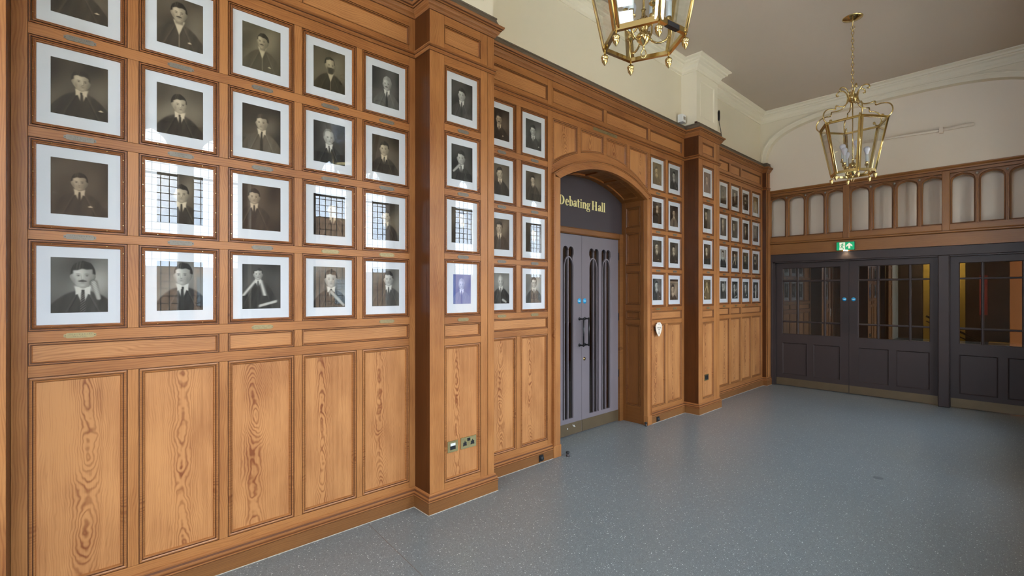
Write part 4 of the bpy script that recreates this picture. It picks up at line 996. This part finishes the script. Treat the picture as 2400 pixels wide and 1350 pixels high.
def plaque(F, ac, zc, w, label, brassy, txt=None, lines=True):
    root = MB(); h = .0125; w2 = w / 2
    out = [(ac - w2, zc - h * .55), (ac - w2 + .007, zc - h * .55), (ac - w2 + .011, zc - h), (ac + w2 - .011, zc - h), (ac + w2 - .007, zc - h * .55), (ac + w2, zc - h * .55),
           (ac + w2, zc + h * .55), (ac + w2 - .007, zc + h * .55), (ac + w2 - .011, zc + h), (ac - w2 + .011, zc + h), (ac - w2 + .007, zc + h * .55), (ac - w2, zc + h * .55)]
    n = len(out); vs = [F(a, b, 0) for a, b in out] + [F(a, b, .0022) for a, b in out]
    root.add(vs, [tuple(range(n, 2 * n))] + [(i, (i + 1) % n, n + (i + 1) % n, n + i) for i in range(n)])
    o = root.build('name_plaque', 'brass_dull' if brassy else 'plaque_metal', label=label, cat='plaque', group='name plaques on the panelling rails')
    for s in (-1, 1): MB().lathe(F(ac + s * (w2 - .0055), zc, .0020), [(.0026, 0), (.0022, .001), (.0001, .001)], 6, 0, 'x').build('screw', 'engrave', o)
    if txt: 
        t = text_mesh(txt[0], F, ac, zc + .0048, .0098, .0021, .0026); t2 = text_mesh(txt[1], F, ac, zc - .0055, .0072, .0021, .0026); t.add(t2.v, t2.f); t.build('engraving', 'engrave', o)
    elif lines:
        rs = random.Random(int(ac * 1000 + zc * 100)); e = MB()
        for zz, hw, hh in ((zc + .0045, w * .34, .0032), (zc - .0055, w * .20, .0022)):
            a = ac - hw
            while a < ac + hw:
                ww = .0011; k = rs.random()
                e.fbox(F, a, a + ww, zz - hh, zz + hh, .0021, .0025)
                if k > .35: e.fbox(F, a, a + .004, zz + (hh if k > .6 else 0) - .0009, zz + (hh if k > .6 else 0), .0021, .0025)
                a += .0062 if k < .85 else .011
        e.build('engraving', 'engrave', o)
    return o
def portrait(F, a0, a1, b0, b1, phrase, prm, where, grp, nx, small=False):
    ac, bc = (a0 + a1) / 2, (b0 + b1) / 2
    root = empty('framed_photograph', F(ac, b0, -.01), phrase.split(',')[0] + ', ' + where, 'framed photograph', grp)
    lab = root['label']
    fr = MB().moulding(F, rect(a0, a1, b0, b1), FRM, FRMM)
    if nx > 50:
        for k in range(4):
            z = b0 + .05 + (b1 - b0 - .1) * k / 3
            for aa in (a0 + .0172, a1 - .0172): fr.fbox(F, aa - .0013, aa + .0013, z - .0013, z + .0013, -.003, .0002, 2)
        for k in range(2):
            aa = a0 + .08 + (a1 - a0 - .16) * k
            for zz in (b0 + .0172, b1 - .0172): fr.fbox(F, aa - .0013, aa + .0013, zz - .0013, zz + .0013, -.003, .0002, 2)
    fr.build('frame', ['slip', 'groove', 'brass'], root)
    m = .027
    MB().fbox(F, a0 + m - .002, a1 - m + .002, b0 + m - .002, b1 - m + .002, -.0150, -.0135).build('mat_board', 'mat_board', root)
    pw, ph = (a1 - a0) * .578, (b1 - b0) * .622
    if small: pw *= .84; ph *= .84
    if prm.get('ph'): ph *= prm['ph']
    zc = bc + (-.008 if small else .003)
    U, V, col = paint(pw, ph, nx, prm); ny = U.shape[0] - 1
    pa = ac - pw / 2 + U * pw; pb = zc + ph / 2 - V * ph
    cx, cy, cz = F(ac, zc, -.0130)
    co = np.stack([np.full(U.size, 0.0), pa.ravel() - ac, pb.ravel() - zc], 1)
    i, j = np.meshgrid(np.arange(ny), np.arange(nx), indexing='ij'); k = (i * (nx + 1) + j).ravel()
    fs = np.stack([k + nx + 1, k + nx + 2, k + 1, k], 1)
    me = bpy.data.meshes.new('photograph'); me.vertices.add(len(co)); me.vertices.foreach_set('co', co.astype(np.float32).ravel())
    me.loops.add(fs.size); me.loops.foreach_set('vertex_index', fs.ravel().astype(np.int32))
    me.polygons.add(len(fs)); me.polygons.foreach_set('loop_start', np.arange(0, fs.size, 4, dtype=np.int32))
    me.update(calc_edges=True)
    at = me.color_attributes.new('Tone', 'FLOAT_COLOR', 'POINT'); at.data.foreach_set('color', col.reshape(-1).astype(np.float32))
    me.materials.append(MATS['photo_print']); place('photograph', me, (cx, cy, cz), root)
    MB().fbox(F, a0 + .0262, a1 - .0262, b0 + .0262, b1 - .0262, -.0118, -.0108).build('glass_pane', 'picture_glass', root)
    return root
PW = {'bay1': 'near left bay', 'pil1': 'near pilaster', 'bay2': 'bay left of arch', 'bay3': 'bay right of arch', 'pil2': 'far pilaster', 'bay4': 'far bay'}
def hang(key, cols, table, X=0., nx=64, pw=.118):
    F = LW(X)
    for ri, row in enumerate(table):
        b0, b1 = Z_ROWS[ri]
        for ci, (phr, prm) in enumerate(row):
            a0, a1 = cols[ci]
            portrait(F, a0, a1, b0, b1, phr, prm, '%s, %s' % (ROWN[ri], PW[key]), 'framed portraits in the %s' % PW[key], nx, small=(prm.get('tone') == 'blue'))
            if key == 'bay1' and ri == 3 and ci in (1, 3): continue          # no plaque is seen there
            zc = (b0 + Z_ROWS[ri + 1][1]) / 2 if ri < 3 else 1.391
            short = ' '.join(phr.split(',')[0].split()[:6])
            nm = {0: 'first', 1: 'second', 2: 'third', 3: 'fourth', 4: 'fifth'}[ci]
            pos = '' if len(cols) == 1 else nm + ' column, '
            lab = ('%s name plaque under %s%s portrait, %s' % ('brass' if ri == 3 else 'grey metal', pos, ROWN[ri].replace(' row', '-row'), PW[key]))
            txt = ('E. NORMAN', '1904-1905') if (key == 'bay1' and ri == 1 and ci == 1) else None
            plaque(F, (a0 + a1) / 2, zc, pw, lab, ri == 3 or (ri == 2 and ci >= 3), txt)
hang('bay1', B1, BAY1, nx=104); hang('pil1', [(2.033, 2.377)], PIL1, XP, 80, .105)
hang('bay2', B2, BAY2, nx=64, pw=.10); hang('bay3', B3, BAY3, nx=44, pw=.10); hang('pil2', [(6.132, 6.462)], PIL2, XP, 32, .10); hang('bay4', B4[1:], BAY4, nx=28, pw=.095)

# long plate over the arch
o = MB().fbox(LW(0), 4.065, 4.492, 3.318, 3.350, 0, .003, ch=.001).build('door_plate', 'brass_dull', label='long tarnished brass plate above the arched doorway', cat='plaque')
e = MB(); rs = random.Random(5); a = 4.30
while a < 4.48: e.fbox(LW(0), a, a + .002, 3.325, 3.343, .003, .0036); a += .009
e.build('engraving', 'engrave', o)
# shield sign
sh = [(5.33, 1.055), (5.352, 1.072), (5.378, 1.105), (5.394, 1.14), (5.400, 1.18), (5.392, 1.205), (5.372, 1.212), (5.362, 1.228), (5.298, 1.228), (5.288, 1.212), (5.268, 1.205), (5.260, 1.18), (5.266, 1.14), (5.282, 1.105), (5.308, 1.072)]
so = plate('shield_sign', LW(0), [sh], .024, .032, 'shield_white', label='small pale shield-shaped sign right of the arched doorway', cat='sign')
tm = text_mesh('Debating', LW(0), 5.33, 1.165, .026, .0321, .0325); t2 = text_mesh('Hall', LW(0), 5.33, 1.140, .026, .0321, .0325); tm.add(t2.v, t2.f)
tm.build('lettering', 'ink', so)
mb = MB()
for k in range(5): mb.fbox(LW(0), 5.318, 5.342, 1.085 + k * .007, 1.088 + k * .007, .0321, .0325)
for k in range(2): mb.fbox(LW(0), 5.305 + k * .004, 5.355 - k * .004, 1.200 + k * .010, 1.203 + k * .010, .0321, .0325)
mb.build('crest_print', 'ink', so)
MB().fbox(LW(0), 5.31, 5.35, 1.12, 1.17, -.02, .024).build('spacer', 'black', so)

# sockets
def wall_plate(name, label, a0, a1, b0, b1, kind, cat):
    F = LW(XP); o = MB().fbox(F, a0, a1, b0, b1, -.017, -.009, ch=.002).build(name, 'brass_plate', label=label, cat=cat)
    m = MB()
    if kind == 'double':
        for ac in (a0 + .038, a1 - .038):
            m.fbox(F, ac - .004, ac + .004, (b0 + b1) / 2 - .005 + .004, (b0 + b1) / 2 + .018, -.0089, -.0085)
            m.fbox(F, ac - .018, ac - .008 + .002, b0 + .022, b0 + .034, -.0089, -.0085); m.fbox(F, ac + .006, ac + .018, b0 + .022, b0 + .034, -.0089, -.0085)
            m.fbox(F, ac - .016, ac + .016, b0 + .024, b0 + .050, -.0089, -.0086)
        m.fbox(F, (a0 + a1) / 2 - .013, (a0 + a1) / 2 + .013, b1 - .032, b1 - .010, -.009, -.006)
        m.build('socket_hole', 'black', o)
    elif kind == 'data':
        MB().fbox(F, a0 + .025, a1 - .025, b0 + .042, b1 - .018, -.009, -.0075).build('shutter', 'white_plastic', o)
        m.fbox(F, a0 + .023, a1 - .023, b0 + .02, b0 + .048, -.009, -.007); m.build('port', 'black', o)
    else:
        m.fbox(F, a0 + .012, a1 - .012, b0 + .014, b1 - .012, -.009, -.0075); m.build('insert', 'black', o)
        MB().fbox(F, (a0 + a1) / 2 - .006, (a0 + a1) / 2 + .010, b0 + .012, b0 + .05, -.0074, -.005).build('rocker', 'chrome', o)
    return o
wall_plate('data_outlet', 'small brass data outlet with white shutters, left of the double socket', 2.069, 2.163, .397, .482, 'data', 'outlet')
wall_plate('double_socket', 'double brass power socket low on the near pilaster', 2.191, 2.340, .397, .485, 'double', 'socket')
wall_plate('power_socket', 'single brass power socket low on the far pilaster', 6.215, 6.330, .418, .500, 'single', 'socket')

# door holders and stops
for (y, z, lab) in ((3.245, .045, 'black magnetic door holder on the skirting left of the arch'), (5.315, .04, 'black magnetic door holder on the skirting right of the arch')):
    F = LW(.022); o = MB().fbox(F, y - .028, y + .028, z - .030, z + .030, 0, .010, ch=.003).build('door_holder', 'black', label=lab, cat='door holder')
    MB().lathe(F(y, z, .010), [(.018, 0), (.018, .014), (.0001, .016)], 14, 0, 'x').build('magnet', 'rubber', o)
for (x, y, lab) in ((.075, 3.565, 'small black floor doorstop at left foot of the arch'), (.018, 5.055, 'small black floor doorstop at right foot of the arch')):
    o = MB().lathe((x, y, 0), [(.0001, 0), (.017, 0), (.017, .010), (.012, .012), (.012, .03)], 14).build('doorstop', 'bronze_dark', label=lab, cat='doorstop')
    MB().lathe((x, y, .03), [(.012, 0), (.018, .003), (.018, .016), (.0001, .018)], 14).build('rubber_cap', 'rubber', o)

# alarm box and cable on top of the cornice
o = MB().fbox(LW(-.03), 5.905, 6.00, 3.845, 3.945, 0, .07, ch=.004).build('alarm_box', 'white_plastic', label='small white plastic box on the panelling cornice beside cream pilaster', cat='sensor')
MB().fbox(LW(-.03), 5.925, 5.975, 3.875, 3.915, .07, .073).build('grille', 'stone', o)
o = MB().tube([(-.030, 7.14, 4.165), (-.030, 7.14, 4.19), (-.030, 7.14, 4.30), (-.030, 7.14, 4.325)], [.008, .016, .016, .006], 10).build('antenna', 'black', label='black stick antenna on cream wall beside the far cream pilaster', cat='antenna')
MB().tube([(-.030, 7.14, 4.165), (-.035, 7.17, 4.12), (-.038, 7.22, 4.04), (-.038, 7.245, 3.97), (-.036, 7.23, 3.90), (-.03, 7.19, 3.85), (-.02, 7.17, 3.815)], .0045, 6).build('cable', 'black', o)

# ------------------------------------------------------------------ lanterns
LZB, LZT, RB, RT = 2.925, 3.465, .208, .322
def hexp(R, z, k, rot=0): a = math.radians(60 * k + rot); return Vector((R * math.cos(a), R * math.sin(a), z))
def bar(mb, p, q, w, h, m=0):
    """rectangular bar between p and q (w across, h vertical)"""
    p, q = Vector(p), Vector(q); t = (q - p).normalized(); u = t.cross(Vector((0, 0, 1)))
    u = u.normalized() if u.length > 1e-3 else Vector((1, 0, 0)); v = u.cross(t).normalized()
    vs = []
    for e in (p, q):
        for a, b in ((-1, -1), (1, -1), (1, 1), (-1, 1)): vs.append(e + u * a * w / 2 + v * b * h / 2)
    mb.add(vs, [(0, 1, 2, 3), (7, 6, 5, 4), (0, 4, 5, 1), (1, 5, 6, 2), (2, 6, 7, 3), (3, 7, 4, 0)], m)
def lantern(label):
    root = empty('hanging_lantern', (0, 0, 0), label, 'lantern', 'brass hexagonal lanterns')
    up = Vector((0, 0, 1))
    for k in range(6):
        mb = MB(); bar(mb, hexp(RB, LZB, k), hexp(RB, LZB, k + 1), .020, .020); bar(mb, hexp(RB + .007, LZB + .012, k), hexp(RB + .007, LZB + .012, k + 1), .008, .010); mb.build('bottom_rail', 'brass', root)
        mb = MB(); bar(mb, hexp(RT, LZT, k), hexp(RT, LZT, k + 1), .020, .014); bar(mb, hexp(RT + .006, LZT + .010, k), hexp(RT + .006, LZT + .010, k + 1), .028, .006); mb.build('top_rail', 'brass', root)
        mb = MB(); a, b = hexp(RB, LZB, k), hexp(RT, LZT, k); tng = hexp(1, 0, k); sd = tng.cross(up)
        for s in (-1, 1): bar(mb, a + sd * s * .013, b + sd * s * .013, .019, .006)
        mb.tube([a + tng * .004, b + tng * .004], .0075, 8); mb.build('corner_post', 'brass', root)
        # bevelled pane
        a0, a1, b0, b1 = [v * 1 for v in (hexp(RB - .004, LZB + .008, k), hexp(RB - .004, LZB + .008, k + 1), hexp(RT - .004, LZT - .006, k), hexp(RT - .004, LZT - .006, k + 1))]
        e1 = (a1 - a0) * .06; e2 = (b1 - b0) * .04
        pts = [a0 + e1, a1 - e1, b1 - e2, b0 + e2]; nn = (pts[1] - pts[0]).cross(pts[3] - pts[0]).normalized() * .003
        MB().add([p for p in pts] + [p + nn for p in pts], [(0, 1, 2, 3), (7, 6, 5, 4), (0, 4, 5, 1), (1, 5, 6, 2), (2, 6, 7, 3), (3, 7, 4, 0)]).build('glass_pane', 'pane_glass', root)
        p = hexp(RB, LZB, k)
        MB().lathe((p.x, p.y, LZB - .010), [(.004, 0), (.005, -.004), (.004, -.010), (.005, -.014), (.011, -.018), (.0185, -.024), (.0200, -.031), (.0180, -.036), (.0165, -.038), (.0175, -.043), (.0155, -.055), (.008, -.066), (.003, -.074), (.0001, -.076)], 14).build('acorn_finial', 'brass', root)
        # scroll bracket in the radial plane
        path = [(.268, 3.492), (.262, 3.502), (.268, 3.512), (.280, 3.508), (.284, 3.496), (.290, 3.484), (.315, 3.478), (.345, 3.495), (.362, 3.53), (.358, 3.575), (.335, 3.61), (.30, 3.627), (.258, 3.634), (.215, 3.628), (.213, 3.629), (.208, 3.672), (.206, 3.674),
                (.16, 3.668), (.115, 3.672), (.078, 3.70), (.056, 3.735), (.048, 3.78), (.058, 3.835), (.085, 3.872), (.120, 3.885), (.150, 3.872), (.158, 3.848), (.148, 3.835), (.136, 3.842)]
        d = hexp(1, 0, k); mb = MB()
        sp_ = []
        for i in range(len(path) - 1):
            p0, p1, p2, p3 = path[max(i - 1, 0)], path[i], path[i + 1], path[min(i + 2, len(path) - 1)]
            sharp = 11 <= i <= 17
            for t in ((0,) if sharp else (0, .33, .67)):
                sp_.append(tuple(.5 * (2 * p1[q] + (p2[q] - p0[q]) * t + (2 * p0[q] - 5 * p1[q] + 4 * p2[q] - p3[q]) * t * t + (3 * p1[q] - p0[q] - 3 * p2[q] + p3[q]) * t ** 3) for q in (0, 1)))
        sp_.append(path[-1])
        pts = [Vector((d.x * r, d.y * r, z)) for r, z in sp_]; mb.tube(pts, .0070, 6)
        mb.lathe((pts[0].x, pts[0].y, pts[0].z - .006), [(.0001, 0), (.009, .004), (.009, .008), (.0001, .012)], 8); mb.lathe((pts[-1].x, pts[-1].y, pts[-1].z - .006), [(.0001, 0), (.008, .004), (.008, .008), (.0001, .012)], 8)
        mb.build('scroll_bracket', 'brass', root)
    MB().lathe((0, 0, 3.775), [(.0001, -.06), (.014, -.058), (.03, -.045), (.045, -.02), (.05, .0), (.045, .02), (.03, .042), (.014, .052), (.010, .07), (.006, .085), (.0001, .085)], 20).build('hub_ball', 'brass', root)
    MB().tube([(0, 0, 3.72), (0, 0, 2.98)], .006, 8).build('rod', 'brass', root)
    MB().lathe((0, 0, 2.935), [(.0001, -.055), (.004, -.052), (.007, -.044), (.004, -.036), (.008, -.030), (.022, -.018), (.036, .0), (.040, .018), (.030, .030), (.018, .036), (.022, .05), (.030, .07), (.032, .095), (.022, .11), (.012, .12), (.009, .15), (.013, .158), (.0001, .16)], 20).build('candle_body', 'brass', root)
    MB().tube([(math.sin(t / 12 * 6.283) * .013, 0, 2.860 + math.cos(t / 12 * 6.283) * .022) for t in range(12)], .0032, 6, closed=True).build('pull_ring', 'brass', root)
    for k in range(6):
        tier = k % 2; R = .128 if tier == 0 else .092; z0 = 3.005 if tier == 0 else 3.075; a = math.radians(60 * k + 12); d = Vector((math.cos(a), math.sin(a), 0))
        pts = [d * .028 + Vector((0, 0, z0 - .03))]
        for t in range(0, 181, 20):
            c_ = (R + .03) / 2; rr = (R - .03) / 2
            pts.append(d * (c_ - rr * math.cos(math.radians(t))) + Vector((0, 0, z0 - .05 - .045 * math.sin(math.radians(t)))))
        pts.append(d * R + Vector((0, 0, z0 - .005)))
        ar = MB().tube(pts, .0055, 7).build('candle_arm', 'brass', root)
        c0 = d * R
        MB().lathe((c0.x, c0.y, z0), [(.0001, -.012), (.012, -.010), (.022, -.002), (.024, .002), (.016, .004), (.013, .008), (.015, .014), (.013, .022), (.015, .026), (.013, .030), (.013, .036)], 14).build('candle_cup', 'brass', ar)
        MB().lathe((c0.x, c0.y, z0 + .034), [(.0145, 0), (.0145, .078), (.0001, .078)], 12).build('candle_tube', 'candle', ar)
        MB().lathe((c0.x, c0.y, z0 + .112), [(.014, 0), (.015, .012), (.021, .028), (.029, .046), (.031, .060), (.027, .074), (.016, .085), (.0001, .089)], 14).build('bulb', 'bulb_glass', ar)
    ln = MB(); n = 12; pts = []
    for t in range(n):
        a = 2 * math.pi * t / n; pts.append((.0125 * math.cos(a), 0, .026 * math.sin(a)))
    ln.tube(pts, .0042, 6, closed=True); z = 3.875; k = 0; base = None
    while z < 4.545:
        if base is None: base = ln.build('chain_link', 'brass', root, origin=(0, 0, 0)); o = base
        else: o = base.copy(); C.objects.link(o); o.parent = root
        o.location = (0, 0, z); o.rotation_euler = (0, 0, math.radians(90 * (k % 2) + 20)); z += .0445; k += 1
    MB().tube([(math.cos(a) * .022, 0, 4.555 + math.sin(a) * .022) for a in [2 * math.pi * t / 14 for t in range(14)]], .003, 6, closed=True).build('ring', 'brass', root)
    MB().lathe((0, 0, ZC), [(.0001, -.095), (.006, -.09), (.006, -.045), (.012, -.042), (.018, -.036), (.045, -.028), (.075, -.018), (.085, -.010), (.095, -.008), (.098, 0)], 24).build('ceiling_rose', 'brass', root)
    return root
l2 = lantern('far brass hexagonal lantern hanging whole on its chain before the end wall')
kids = list(l2.children)
l1 = l2.copy(); C.objects.link(l1)
for ch in kids:
    c = ch.copy(); C.objects.link(c); c.parent = l1
    for g_ in ch.children:
        d_ = g_.copy(); C.objects.link(d_); d_.parent = c
l1['label'] = 'near brass hexagonal lantern cut off by the top edge, black tape on its rim'
l2.location = (1.786, 6.43, 0); l2.rotation_euler = (0, 0, math.radians(-5))
l1.location = (1.750, 2.228, 0); l1.rotation_euler = (0, 0, math.radians(22))
tp = MB(); p, q = hexp(RB, LZB, 0), hexp(RB, LZB, 5); a = p.lerp(q, .30); b = p.lerp(q, .72)
bar(tp, a, b, .0245, .0245); t_ = tp.build('tape', 'black', None); t_.name = 'black_tape'; t_.parent = l1
